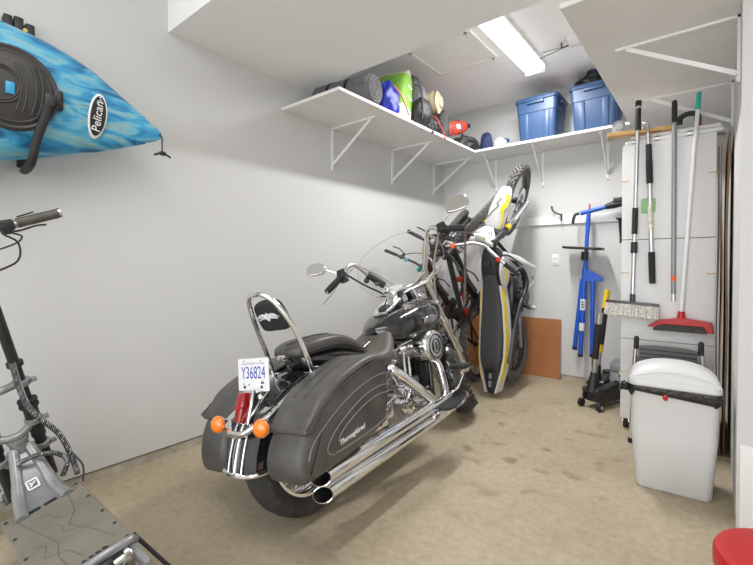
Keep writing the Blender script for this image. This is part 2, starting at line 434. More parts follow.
for i in range(49):
    d = KL*(0.5-0.5*math.cos(PI*i/48)); y = KB-d; ring = []
    for k in range(32):
        a = 2*PI*k/32; c, s_ = math.cos(a), math.sin(a)
        x = k_gx(d) + (k_dk(d)*abs(s_)**1.0 if s_ >= 0 else -k_hl(d)*abs(s_)**0.62)
        ring.append((x, y, k_cz(d)+k_hb(d)*c))
    rings.append(ring)
MB(Mk).loft(rings).build('hull', M_kayak, kay, smooth=60)
# moulded rim line (gunwale)
for sgn in (1, -1):
    MB(Mk).tube([(k_gx(KL*i/40), KB-KL*i/40, k_cz(KL*i/40)+sgn*k_hb(KL*i/40)) for i in range(1, 40)], 0.006, 6).build('gunwale', M_kayak, kay)
HY, HZ = 0.40, 1.937
def oval(cy, cz, ry, rz, off, n=48, p=1.0):
    return [(deck_x(cy+ry*math.cos(2*PI*k/n), cz+rz*math.sin(2*PI*k/n))+off, cy+ry*math.cos(2*PI*k/n), cz+rz*math.sin(2*PI*k/n)) for k in range(n)]
rim = MB(Mk)
for a, o, r in ((1.0, 0.006, 0.012), (0.86, 0.012, 0.006)): rim.tube(oval(HY, HZ, 0.155*a, 0.165*a, o), r, 8, True)
hatch_r = MB(Mk).loft([oval(HY, HZ, 0.155*q, 0.165*q, o) for q, o in ((1.0, -0.01), (1.0, 0.008), (0.9, 0.016), (0.6, 0.018), (0.3, 0.018), (0.02, 0.018))])
M_hatch = mat('hatch_black', (0.035, 0.033, 0.032), 0.5)
hl = hatch_r.build('hatch_cover', M_hatch, kay)
rim.build('hatch_rim', M_hatch, hl)
rg = MB(Mk)
for q in (0.40, 0.46): rg.tube(oval(HY-0.04, HZ, 0.155*q, 0.165*q, 0.02), 0.004, 6, True)
for a in (-0.045, -0.015, 0.03, 0.06): rg.tube([(deck_x(HY+0.02+a, z)+0.02, HY+0.045+a*0.7+0.03*(1-((z-HZ)/0.1)**2)*0.5, z) for z in [HZ-0.10+0.2*k/12 for k in range(13)]], 0.004, 6)
rg.build('hatch_rib', M_hatch, hl)
MB(Mk).box((deck_x(HY, HZ)+0.012, 0.395, 1.925), (0.02, 0.03, 0.05), bev=0.004).build('hatch_decal', mat('blue_decal', (0.03, 0.30, 0.55), 0.4), hl)
MB(Mk).box((deck_x(0.565, 1.93)+0.008, 0.562, 1.928), (0.03, 0.035, 0.085), bev=0.006).box((deck_x(0.565, 1.93)+0.024, 0.562, 1.928), (0.012, 0.018, 0.05), bev=0.003).build('hatch_latch', M_black, hl)
# oval maker's plate
py_, pz_ = 0.725, 1.912
def plate_pt(u, v, off): # u along y, v along z ; slight tilt
    y = py_ + u*0.98 + v*0.10; z = pz_ + v; return (deck_x(y, z)+off, y, z)
ov = lambda a, b, off, n=40: [plate_pt(a*math.cos(2*PI*k/n), b*math.sin(2*PI*k/n), off) for k in range(n)]
em = MB(Mk).loft([ov(0.041, 0.108, -0.01), ov(0.041, 0.108, 0.009), ov(0.038, 0.102, 0.011), ov(0.02, 0.05, 0.0115), ov(0.001, 0.002, 0.0115)]).build('maker_plate', M_white_plastic, kay)
MB(Mk).loft([ov(0.034, 0.095, 0.009), ov(0.034, 0.095, 0.0135), ov(0.015, 0.04, 0.014), ov(0.001, 0.002, 0.014)]).build('plate_face', M_black, em)
xx = deck_x(py_, pz_)
nx = (Vector(plate_pt(0.02, 0, 0)) - Vector(plate_pt(-0.02, 0, 0))).normalized(); nz_ = (Vector(plate_pt(0, 0.05, 0)) - Vector(plate_pt(0, -0.05, 0))).normalized()
nn = nx.cross(nz_).normalized()
MB(Mk).text('Pelican', 0.053, basis(Vector(plate_pt(-0.004, -0.006, 0)) + nn*0.0155, nz_, -nx, nn), 0.0012, shear=0.15).build('plate_lettering', M_white_plastic, em)
bl = MB(Mk).tube([plate_pt(0.006, 0.056, 0.0155), plate_pt(0.012, 0.068, 0.0155), plate_pt(0.004, 0.078, 0.0155), plate_pt(-0.008, 0.066, 0.0155), plate_pt(-0.012, 0.050, 0.0155)], [0.003, 0.006, 0.005, 0.007, 0.003], 6)
bl.build('plate_mark', M_chrome_worn, em)
for v in (-0.072, 0.088): MB(Mk).sphere(plate_pt(0, v, 0.0145), 0.004, u=8, v=6).build('plate_rivet', M_chrome_worn, em)
# bow carry toggle on a short cord
cord = MB(Mk).tube(spline([(-2.37, 1.005, 1.905), (-2.33, 1.03, 1.89), (-2.335, 1.035, 1.84), (-2.335, 1.037, 1.80)], 5), 0.004, 6).build('bow_cord', M_black, kay)
MB(Mk).tube(spline([(-2.335, 0.995, 1.785), (-2.335, 1.02, 1.797), (-2.335, 1.037, 1.80), (-2.335, 1.055, 1.797), (-2.335, 1.08, 1.785)], 3), [0.006]*4+[0.012]*5+[0.006]*4, 8).build('toggle', M_black, cord)
# cockpit rim further back along the deck
cy_ = -0.45
MB(Mk).tube([(deck_x(y, z)+0.02, y, z) for y, z in [(cy_+0.42*math.cos(2*PI*k/40), 1.93+0.22*math.sin(2*PI*k/40)) for k in range(40)]], 0.018, 8, True).build('cockpit_rim', M_black, kay)
MB(Mk).loft([[(deck_x(cy_+0.42*q*math.cos(2*PI*k/40), 1.93+0.22*q*math.sin(2*PI*k/40))+0.004, cy_+0.42*q*math.cos(2*PI*k/40), 1.93+0.22*q*math.sin(2*PI*k/40)) for k in range(40)] for q in (1.0, 0.5, 0.02)]).build('cockpit_cover', M_black_matte, kay)

rack = thing('kayak_rack', 'black wall rack arm hooked up around the blue kayak', 'wall rack', (XL, 0.47, 1.95))
Mr = T(-XL, -0.47, -1.95)
up = MB(Mr)
up.box((XL+0.012, 0.50, 2.0), (0.022, 0.035, 0.66), bev=0.003)
up.box((XL+0.03, 0.450, 2.325), (0.05, 0.032, 0.105), bev=0.005).box((XL+0.03, 0.490, 2.325), (0.05, 0.036, 0.115), bev=0.005).box((XL+0.03, 0.532, 2.315), (0.05, 0.036, 0.10), bev=0.005)
pl_ = up.build('wall_plate', M_black, rack)
MB(Mr).cyl((XL+0.05, 0.511, 2.325), (XL+0.062, 0.511, 2.325), 0.009, n=10).build('bolt', mat('brass_bolt', (0.5, 0.38, 0.12), 0.35, 1.0), pl_)
arm = [(XL+0.03, 0.50, 1.652), (-2.50, 0.485, 1.634), (-2.38, 0.475, 1.632), (-2.300, 0.472, 1.655), (-2.272, 0.485, 1.745), (-2.260, 0.505, 1.82), (-2.252, 0.52, 1.90)]
MB(Mr).tube(spline(arm, 6), 0.012, 10).build('arm', M_black, rack)
MB(Mr).tube(spline(arm[1:], 6), 0.0175, 12).build('foam_sleeve', M_black_matte, rack)
MB(Mr).box((-2.252, 0.522, 1.91), (0.032, 0.034, 0.05), bev=0.005).build('end_cap', M_hatch, rack)

# ---------------------------------------------------------------- things on the long wall shelf
Z0 = SZ1
M_pad = mat('grey_pad_fabric', (0.14, 0.14, 0.145), 0.75, var=0.2, scale=20)
M_strap = mat('black_webbing', (0.012, 0.012, 0.013), 0.7)
pr_ = 0.125
pad = thing('sleeping_pad', 'long rolled grey sleeping pad with black straps at the shelf corner', 'sleeping pad', (-2.30, 2.455, Z0))
ax_a, ax_b = Vector((-0.29, -0.012, pr_)), Vector((0.25, 0.06, pr_))
dirv = (ax_b-ax_a).normalized(); sx_ = Vector((0, 0, 1)).cross(dirv).normalized(); Mpad = basis(ax_a, sx_, dirv.cross(sx_), dirv)
Lp = (ax_b-ax_a).length
MB(Mpad).lathe([(0.02, 0), (0.10, 0.0), (pr_-0.004, 0.012), (pr_-0.002, 0.15), (pr_-0.006, 0.16), (pr_-0.002, 0.17), (pr_-0.001, 0.33), (pr_-0.007, 0.34), (pr_-0.002, 0.35), (pr_-0.003, Lp-0.02), (0.10, Lp), (0.02, Lp)], n=36).build('rolled_pad', M_pad, pad)
sp = MB(Mpad)
for k in range(4): sp.torus(0.02+0.024*k, 0.011, T(0, 0, Lp-0.002) @ RX(0), n=36, k=8)
sp.build('spiral_end', mat('pad_end', (0.16, 0.16, 0.165), 0.8, var=0.2, scale=30), pad)
for h in (0.165, 0.34):
    MB(Mpad).lathe([(pr_-0.003, h-0.014), (pr_+0.0005, h-0.014), (pr_+0.0005, h+0.014), (pr_-0.003, h+0.014)], n=36, cap=False).build('strap', M_strap, pad)
MB(Mpad @ T(0.0, 0, 0.09)).box((pr_*0.80, -pr_*0.60, 0), (0.003, 0.03, 0.03), RZ(0)).build('label_patch', M_white_plastic, pad)

def sack(name, label, cat, c, r, m, seed, amp=0.22, freq=2.2, crease=0.12, rz=0, tilt=0, parts=()):
    t = thing(name, label, cat, c, (0, 0, R(rz)))
    body = MB(RY(tilt)).blob((0, 0, 0), r, seed, amp, freq, crease=crease)
    zmin = min(v.co.z for v in body.bm.verts)
    for v in body.bm.verts: v.co.z -= zmin
    return t, body.build('body', m, t, smooth=70), -zmin
# green and white printed sack
M_sackw = mat('white_woven_sack', (0.62, 0.58, 0.52), 0.7, var=0.1, scale=10)
M_sackg = mat('green_print', (0.21, 0.44, 0.05), 0.6)
M_nylon_grey = mat('grey_nylon', (0.10, 0.105, 0.115), 0.6, var=0.3, scale=9)
M_nylon_black = mat('black_nylon', (0.016, 0.016, 0.018), 0.55, var=0.4, scale=9)
gs = thing('printed_sack', 'white sack with a wide green printed band standing behind the rolled pad', 'sack', (-2.23, 2.96, Z0), (0, 0, R(12)))
def sackring(z, a, b): return [(a*math.copysign(abs(math.cos(t))**0.5, math.cos(t)), b*math.copysign(abs(math.sin(t))**0.5, math.sin(t)), z) for t in [2*PI*k/32 for k in range(32)]]
MB(RX(-10)).loft([sackring(z, a, b) for z, a, b in ((0.012, 0.13, 0.11), (0.02, 0.15, 0.13), (0.14, 0.155, 0.14), (0.24, 0.15, 0.13), (0.36, 0.15, 0.11), (0.46, 0.145, 0.06), (0.49, 0.14, 0.02))]).build('sack_body', M_sackw, gs, smooth=50)
MB(RX(-10)).loft([sackring(z, a, b) for z, a, b in ((0.13, 0.1565, 0.1415), (0.24, 0.1525, 0.1325), (0.36, 0.1525, 0.1145), (0.43, 0.149, 0.083))], cap=False).build('green_band', M_sackg, gs, smooth=50)
tx = MB(RX(-10))
for yy, zz, ly in ((-0.035, 0.315, 0.05), (0.02, 0.32, 0.035), (-0.03, 0.225, 0.04), (0.02, 0.22, 0.045)):
    tx.bar((0.150, yy-ly/2, zz), (0.150, yy+ly/2, zz+0.006), 0.018, 0.022, up=(1, 0, 0), bev=0.003)
tx.build('print_marks', M_white_plastic, gs)
t, b, _ = sack('backpack', 'grey and black slumped backpack leaning beside the green printed sack', 'backpack', (-2.14, 3.20, Z0), (0.115, 0.10, 0.305), M_nylon_grey, 3, 0.2, 1.6, 0.1)
MB().blob((0.075, 0.0, 0.14), (0.075, 0.12, 0.13), 9, 0.15, 2, flat=False).build('front_pocket', M_nylon_black, t, smooth=70)
MB().tube(spline([(-0.02, -0.05, 0.40), (0.10, -0.075, 0.34), (0.135, -0.08, 0.18), (0.13, -0.08, 0.05)], 5), 0.009, 6, flat=0.4).build('shoulder_strap', M_strap, t)
M_bluebag = mat('royal_blue_nylon', (0.012, 0.025, 0.36), 0.45, var=0.3, scale=8)
t, b, _ = sack('stuff_sack', 'royal blue nylon stuff sack in front of the green printed sack', 'stuff sack', (-2.09, 2.735, Z0), (0.075, 0.105, 0.165), M_bluebag, 5, 0.28, 2.0, 0.22)
MB().tube(spline([(0.07, -0.02, 0.21), (0.085, 0.05, 0.16), (0.09, 0.12, 0.08), (0.09, 0.16, 0.02)], 5), 0.006, 6).build('drawcord', mat('pink_cord', (0.6, 0.12, 0.2), 0.6), t)
# beige roll
M_beige = mat('beige_canvas', (0.50, 0.42, 0.27), 0.8, var=0.15, scale=12)
t = thing('canvas_roll', 'beige rolled canvas bundle with a dark blue band on top of the black duffel', 'canvas roll', (-2.12, 3.42, Z0+0.215), (0, 0, R(15)))
rr = []
for i in range(13):
    u = -0.10 + 0.2*i/12; rad = 0.098*(1 - 0.12*math.cos(i*1.9)*0.4 - (0.25 if i in (0, 12) else 0))
    rr.append([(u, rad*math.cos(2*PI*k/28)*(1+0.06*math.sin(3*2*PI*k/28+i)), 0.083+rad*math.sin(2*PI*k/28)*(1+0.05*math.sin(5*2*PI*k/28+i*2))) for k in range(28)])
MB().loft(rr).build('canvas_body', M_beige, t, smooth=60)
MB().torus(0.035, 0.022, T(0.10, 0, 0.083) @ RY(90), n=24).build('rolled_end', M_beige, t)
MB().torus(0.083, 0.011, T(-0.06, 0, 0.083) @ RY(90), n=28).build('blue_band', mat('navy_band', (0.02, 0.04, 0.12), 0.6), t)
t, b, _ = sack('duffel_bag', 'black duffel bag with a red strap hanging over the shelf edge', 'duffel bag', (-2.14, 3.44, Z0), (0.12, 0.125, 0.135), M_nylon_black, 11, 0.2, 2.4, 0.2)
MB().tube(spline([(0.00, -0.09, 0.165), (0.09, -0.06, 0.155), (0.128, -0.03, 0.09), (0.145, 0.02, 0.02), (0.15, 0.03, -0.035), (0.148, 0.06, -0.05), (0.147, 0.055, -0.02)], 5), 0.008, 6, flat=0.5).build('red_strap', mat('red_webbing', (0.75, 0.05, 0.02), 0.6), t)
MB().tube(spline([(0.10, -0.16, 0.10), (0.137, -0.17, 0.03), (0.142, -0.165, -0.025)], 5), 0.006, 6).sphere((0.143, -0.165, -0.03), (0.010, 0.022, 0.010)).build('buckle_strap', M_black, t)
t, b, _ = sack('boot_bag', 'dark grey upright pouch between the duffel bag and the red tent sack', 'pouch', (-2.12, 3.645, Z0), (0.08, 0.07, 0.19), mat('charcoal_cloth', (0.045, 0.044, 0.046), 0.7, var=0.3, scale=10), 15, 0.18, 1.7, 0.08)
# red tent sack
t = thing('tent_sack', 'bright red cylindrical tent sack with a black drawn end', 'tent sack', (-2.13, 3.90, Z0+0.12), (0, 0, R(78)))
Mt = RY(90-17)
ten = MB(T(0, 0, 0.07) @ Mt).lathe([(0.01, -0.19), (0.055, -0.185), (0.068, -0.16), (0.070, 0.0), (0.067, 0.12), (0.06, 0.15)], n=28).build('tent_body', mat('tent_red', (0.72, 0.05, 0.015), 0.5, var=0.2, scale=14), t, smooth=50)
MB(T(0, 0, 0.07) @ Mt).lathe([(0.0605, 0.145), (0.048, 0.18), (0.018, 0.225), (0.012, 0.245), (0.022, 0.265), (0.001, 0.27)], n=24).build('drawn_end', M_nylon_black, t)
b2 = MB(T(0, 0, 0.07) @ Mt)
for h in (-0.08, 0.05): b2.lathe([(0.068, h-0.012), (0.0725, h-0.012), (0.0725, h+0.012), (0.068, h+0.012)], n=28, cap=False)
b2.build('compression_strap', M_nylon_grey, t)
MB(T(0, 0, 0.07) @ Mt).box((0.0, -0.070, 0.0), (0.05, 0.006, 0.06), bev=0.002).build('label_patch', M_white_plastic, t)
t, b, _ = sack('jacket', 'crumpled charcoal jacket heaped below the red tent sack', 'jacket', (-2.12, 4.13, Z0), (0.11, 0.17, 0.10), mat('jacket_cloth', (0.035, 0.036, 0.035), 0.6, var=0.4, scale=12), 21, 0.35, 2.6, 0.4)
MB().tube(spline([(0.02, -0.1, 0.10), (0.09, -0.02, 0.10), (0.10, 0.08, 0.07), (0.05, 0.16, 0.03)], 6), [0.03]*18+[0.025], 10).build('sleeve', mat('jacket_cloth_dark', (0.028, 0.03, 0.03), 0.6, var=0.4, scale=14), t, smooth=70)
t, b, _ = sack('stuff_sack', 'crumpled navy blue cloth bundle in the corner where two shelves meet', 'cloth bundle', (-1.99, 4.41, Z0), (0.075, 0.08, 0.15), mat('navy_cloth', (0.03, 0.045, 0.13), 0.7, var=0.5, scale=14), 31, 0.3, 2.6, 0.3)
t, b, _ = sack('cap', 'white and blue cap lying at the end of the corner shelf', 'cap', (-1.83, 4.40, Z0), (0.075, 0.09, 0.095), mat('white_cloth', (0.62, 0.60, 0.56), 0.8), 33, 0.12, 2.0, 0.1)
MB().blob((0.045, 0.05, 0.125), (0.035, 0.05, 0.022), 35, 0.1, 2, flat=False).build('blue_brim', mat('cap_blue', (0.03, 0.10, 0.32), 0.6), t, smooth=70)

# ---------------------------------------------------------------- blue totes on the back shelf
M_tote = mat('blue_tote_plastic', (0.028, 0.068, 0.16), 0.45)
def rrect(a, b, r, n=5):
    o = []
    for cx, cy, s0 in ((a-r, b-r, 0), (-a+r, b-r, 90), (-a+r, -b+r, 180), (a-r, -b+r, 270)):
        for k in range(n+1):
            t = R(s0+90*k/n); o.append((cx+r*math.cos(t), cy+r*math.sin(t)))
    return o
def tote(label, loc, rz):
    t = thing('storage_tote', label, 'storage tote', loc, (0, 0, R(rz)), 'blue totes on the back shelf')
    m = MB(); hgt = 0.40
    st = [(0.0, 0.165, 0.145), (0.012, 0.172, 0.152), (0.28, 0.187, 0.167), (0.285, 0.193, 0.173), (0.395, 0.197, 0.177)]
    m.loft([[(x, y, z) for x, y in rrect(a, b, 0.035)] for z, a, b in st])
    m.build('tub', M_tote, t)
    rb = MB()
    for sx in (-1, 1):
        for k in (-0.10, 0.10):
            rb.bar((k*0.95, sx*0.153, 0.02), (k, sx*0.172, 0.275), 0.05, 0.016, up=(0, 1, 0), bev=0.004)
        rb.bar((sx*0.172, 0, 0.02), (sx*0.191, 0, 0.275), 0.016, 0.12, up=(0, 1, 0), bev=0.004)
        rb.box((0, sx*0.184, 0.375), (0.16, 0.028, 0.03), bev=0.006)
        rb.box((sx*0.204, 0, 0.37), (0.028, 0.12, 0.04), bev=0.006)
    rb.build('rib', M_tote, t)
    l = MB().loft([[(x, y, z) for x, y in rrect(a, b, 0.04)] for z, a, b in ((0.393, 0.204, 0.184), (0.398, 0.209, 0.189), (0.425, 0.209, 0.189), (0.432, 0.204, 0.184), (0.434, 0.18, 0.16), (0.428, 0.17, 0.15))])
    l.build('lid', M_tote, t)
    return t
tote('blue plastic storage tote with nothing stacked on its lid, beside the bagged one', (-1.39, 4.385, Z0), 0)
tote('blue plastic storage tote with a black bag heaped on its lid', (-0.875, 4.385, Z0), 0)
t, b, _ = sack('black_bag', 'black bag heaped on the lid of the blue tote', 'bag', (-0.94, 4.36, Z0+0.434), (0.135, 0.13, 0.075), M_nylon_black, 41, 0.35, 2.6, 0.3)
MB().blob((0.03, 0.02, 0.145), (0.06, 0.055, 0.045), 44, 0.2, 2.4, flat=False).build('navy_bundle', mat('navy_cloth_dark', (0.012, 0.02, 0.06), 0.7), t, smooth=70)
t, b, _ = sack('orange_cloth', 'small scrap of orange cloth on the lid of the bag-free blue tote', 'cloth', (-1.27, 4.42, Z0+0.434), (0.055, 0.05, 0.022), mat('orange_cloth_mat', (0.75, 0.16, 0.02), 0.8), 51, 0.25, 2.2, 0.2)
# ---------------------------------------------------------------- cruiser motorcycle (local: X forward, Y left, Z up, origin under the rear axle)
moto = thing('motorcycle', 'black cruiser motorcycle with leather saddlebags and white licence plate parked on the concrete', 'motorcycle', (-1.51, 1.355, 0.008), (R(-10), 0, R(92.5)))
WR = 0.312
M_mirror = mat('mirror_silver', (0.80, 0.79, 0.78), 0.02, 1.0)
def wheel(name, M, Rr, width, rim_r, parent, spokes=40, tread=True, rimmat=None, knob=0.0, hub_w=0.07, spokemat=None, disc=None, nk=0, rows=4, hub_r=0.045, sr=0.0022, tm=None):
    """wheel about local Y axis of M"""
    W = M @ RX(90)
    wd = width/2; sh = Rr-rim_r
    prof = [(rim_r+0.004, -wd*0.62), (rim_r+sh*0.35, -wd*0.95), (rim_r+sh*0.62, -wd), (Rr-sh*0.14, -wd*0.80), (Rr-sh*0.03, -wd*0.42), (Rr, 0),
            (Rr-sh*0.03, wd*0.42), (Rr-sh*0.14, wd*0.80), (rim_r+sh*0.62, wd), (rim_r+sh*0.35, wd*0.95), (rim_r+0.004, wd*0.62)]
    m = MB(W).lathe(prof, n=64, cap=False)
    m.lathe([(rim_r+0.004, -wd*0.62), (rim_r+0.004, wd*0.62)], n=64, cap=False)
    if knob:
        for i in range(nk):
            a = 2*PI*i/nk
            for j in range(rows):
                h = wd*1.7*((j+0.5)/rows-0.5)
                rr = Rr - sh*0.13*(abs(h)/(wd*0.8))**2
                aa = a + (PI/nk if j % 2 else 0)
                m.box((rr+knob*0.25, 0, 0), (knob*1.5, 2*PI*Rr/nk*0.52, wd*1.7/rows*0.62), RZ(math.degrees(aa)) @ T(0, 0, h), bev=0)
    elif tread:
        for i in range(36):
            a = 360*i/36
            for sg in (-1, 1):
                m.box((Rr-sh*0.085+0.0015, 0, 0), (0.006, 0.028, wd*0.55), RZ(a+(4 if sg > 0 else 0)) @ T(0, 0, sg*wd*0.56) @ RX(sg*28) @ RY(sg*24), bev=0)
    tire = m.build(name, tm or M_tire, parent, smooth=45)
    rm = rimmat or M_chrome
    r = MB(W).lathe([(rim_r+0.008, -wd*0.66), (rim_r-0.004, -wd*0.66), (rim_r-0.02, -wd*0.35), (rim_r-0.024, 0), (rim_r-0.02, wd*0.35), (rim_r-0.004, wd*0.66), (rim_r+0.008, wd*0.66)], n=56, cap=False)
    r.build('rim', rm, tire)
    h = MB(W).lathe([(0.012, -hub_w), (hub_r*1.25, -hub_w*0.9), (hub_r*1.25, -hub_w*0.75), (hub_r*0.7, -hub_w*0.6), (hub_r*0.7, hub_w*0.6), (hub_r*1.25, hub_w*0.75), (hub_r*1.25, hub_w*0.9), (0.012, hub_w)], n=28)
    h.build('hub', rm, tire)
    sp = MB(W)
    for i in range(spokes):
        a = 2*PI*i/spokes; sd = 1 if i % 2 else -1; off = 0.28 if (i//2) % 2 else -0.28
        sp.tube([(hub_r*1.2*math.cos(a+off), hub_r*1.2*math.sin(a+off), sd*hub_w*0.82), ((rim_r-0.012)*math.cos(a), (rim_r-0.012)*math.sin(a), sd*wd*0.12)], sr, 5, cap=False)
    sp.build('spokes', spokemat or M_chrome, tire)
    if disc:
        dr, dy, dm = disc
        d = MB(W).lathe([(dr*0.62, dy-0.003), (dr, dy-0.003), (dr, dy+0.003), (dr*0.62, dy+0.003), (dr*0.62, dy-0.003)], n=40, cap=False)
        for i in range(5): d.box((dr*0.45, 0, dy), (dr*0.42, 0.02, 0.005), RZ(72*i))
        d.build('brake_disc', dm, tire)
    return tire
wheel('rear_wheel', T(0, 0, WR), WR, 0.16, 0.215, moto, disc=(0.145, -0.075, M_alu))
# steering: everything on the fork is turned left about the raked axis
SA = Vector((-0.516, 0, 0.857)).normalized(); SP = Vector((1.22, 0, 1.0))
ST = T(*SP) @ Matrix.Rotation(R(33), 4, SA) @ T(*(-SP))
wheel('front_wheel', ST @ T(1.645, 0, WR), WR, 0.135, 0.21, moto, disc=(0.145, 0.075, M_alu))
# --- fenders
def fender(name, M, rad, halfw, val, a0, a1, matr, n=26, flare=0.0):
    rings = []
    for i in range(n+1):
        a = R(a0 + (a1-a0)*i/n)
        prof = [(-halfw, -val), (-halfw, -val*0.55), (-halfw*0.97, -val*0.25), (-halfw*0.80, -0.02), (-halfw*0.45, -0.003), (0, 0), (halfw*0.45, -0.003), (halfw*0.80, -0.02), (halfw*0.97, -val*0.25), (halfw, -val*0.55), (halfw, -val)]
        prof += [(y*0.965, h-0.006) for y, h in reversed(prof)]
        fl = flare*max(0, (i/n-0.75)/0.25)**2
        rings.append([((rad+h+fl)*math.cos(a), y, (rad+h+fl)*math.sin(a)) for y, h in prof])
    return MB(M).loft(rings).build(name, matr, moto, smooth=50)
rf = fender('rear_fender', T(0, 0, WR), 0.362, 0.108, 0.09, 38, 179, M_black_gloss, flare=0.015)
sf = MB(T(0, 0, WR))
for yy in (-0.045, 0.0, 0.045):
    sf.tube([((0.366+0.015*max(0, (i/14-0.6)/0.4)**2)*math.cos(R(124+54*i/14)), yy, (0.366+0.015*max(0, (i/14-0.6)/0.4)**2)*math.sin(R(124+54*i/14))) for i in range(15)], 0.004 if yy else 0.007, 8)
sf.build('fender_strip', M_chrome, rf)
tp = MB(T(0, 0, WR))
tp.tube(spline([(-0.29, -0.114, 0.0), (-0.355, -0.110, 0.005), (-0.376, -0.06, 0.0), (-0.381, 0, 0.0), (-0.376, 0.06, 0.0), (-0.355, 0.110, 0.005), (-0.29, 0.114, 0.0)], 5), 0.011, 8)
tp.build('fender_tip', M_chrome, rf)
fender('front_fender', ST @ T(1.645, 0, WR), 0.345, 0.09, 0.13, -8, 190, M_black_gloss)
for sg in (-1, 1):   # chrome fender struts carrying the signals
    MB().bar((-0.33, sg*0.118, 0.50), (-0.02, sg*0.122, 0.66), 0.014, 0.05, up=(0, 1, 0), bev=0.004).bar((-0.02, sg*0.122, 0.66), (0.25, sg*0.122, 0.60), 0.014, 0.06, up=(0, 1, 0), bev=0.004).build('fender_strut', M_chrome, moto)
# tail light, plate, signals
tl = MB().pillow([(-0.020, -0.066), (0.020, -0.066), (0.029, 0.008), (0.022, 0.058), (-0.022, 0.058), (-0.029, 0.008)], 0, 0.045, 0.012, basis((-0.300, -0.018, 0.575), (0, -1, 0), Vector((0.30, 0, 0.95)).normalized(), Vector((-0.95, 0, 0.30)).normalized())).build('tail_light', M_red_lens, moto)
MB().pillow([(-0.030, -0.074), (0.030, -0.074), (0.040, 0.01), (0.033, 0.070), (-0.033, 0.070), (-0.040, 0.01)], -0.04, 0.012, 0.01, basis((-0.296, -0.018, 0.575), (0, -1, 0), Vector((0.30, 0, 0.95)).normalized(), Vector((-0.95, 0, 0.30)).normalized())).build('tail_light_housing', M_chrome, tl)
MB().box((-0.338, -0.018, 0.583), (0.02, 0.054, 0.007), RY(0)).build('lens_rib', M_red, tl)
sb = MB().tube(spline([(-0.31, 0.165, 0.512), (-0.32, 0.10, 0.505), (-0.352, 0.05, 0.478), (-0.358, 0, 0.472), (-0.352, -0.05, 0.478), (-0.32, -0.10, 0.505), (-0.31, -0.165, 0.512)], 6), 0.015, 10).build('signal_bar', M_chrome, moto)
for sg in (-1, 1):
    h = MB().lathe([(0.012, -0.045), (0.027, -0.038), (0.035, -0.01), (0.037, 0.0)], T(-0.365, sg*0.150-0.040, 0.513) @ align((-1, -0.3, 0.08)), n=24).build('signal_housing', M_chrome, moto)
    MB().lathe([(0.036, 0.0), (0.035, 0.010), (0.026, 0.019), (0.012, 0.022), (0.001, 0.022)], T(-0.365, sg*0.150-0.040, 0.513) @ align((-1, -0.3, 0.08)), n=24).build('signal_lens', M_orange_lens, h)
PZ = Vector((0.10, 0, 0.995)).normalized(); PN = Vector((-0.995, 0, 0.10)).normalized()
Mpl = basis((-0.228, 0.010, 0.700), (0, -1, 0), PZ, PN)
pl8 = MB(Mpl).prism([(x, y) for x, y in rrect(0.112, 0.073, 0.008)], 0, 0.002).build('license_plate', M_plate, moto, smooth=0)
MB(Mpl).text('Y36824', 0.066, T(0, 0.006, 0.0022) @ Matrix.Diagonal((0.86, 1.18, 1, 1)), 0.0004).build('plate_number', M_plate_ink, pl8)
MB(Mpl).text('Beautiful British Columbia', 0.0155, T(0.0, 0.050, 0.0022), 0.0003).build('plate_slogan', M_ink_grey, pl8)
MB(Mpl).box((0.066, -0.037, 0.0023), (0.022, 0.008, 0.0006)).build('flag_blue', M_plate_ink, pl8)
MB(Mpl).box((0.066, -0.029, 0.0023), (0.022, 0.007, 0.0006)).build('flag_yellow', M_yellow, pl8)
pb = MB(Mpl)
for x, y in ((-0.062, -0.055), (0.062, -0.055)): pb.cyl((x, y, 0), (x, y, 0.006), 0.0065, n=10)
pb.build('plate_bolt', M_black, pl8)
ps = MB(Mpl)
for x, y in ((-0.065, 0.061), (0.055, 0.061)): ps.box((x, y, 0.0022), (0.014, 0.005, 0.0006))
ps.box((-0.072, -0.042, 0.0022), (0.01, 0.006, 0.0006)).box((-0.032, -0.045, 0.0022), (0.012, 0.008, 0.0006))
ps.build('plate_slot', M_ink_grey, pl8)
MB().bar((-0.20, 0, 0.65), (-0.208, 0, 0.71), 0.05, 0.008, up=(1, 0, 0)).bar((-0.28, 0, 0.605), (-0.215, 0, 0.625), 0.06, 0.03, up=(0, 0, 1), bev=0.008).tube(spline([(-0.25, -0.06, 0.600), (-0.25, -0.05, 0.612), (-0.245, 0.0, 0.615), (-0.25, 0.05, 0.612)], 4), 0.010, 8).build('plate_bracket', M_chrome, moto)
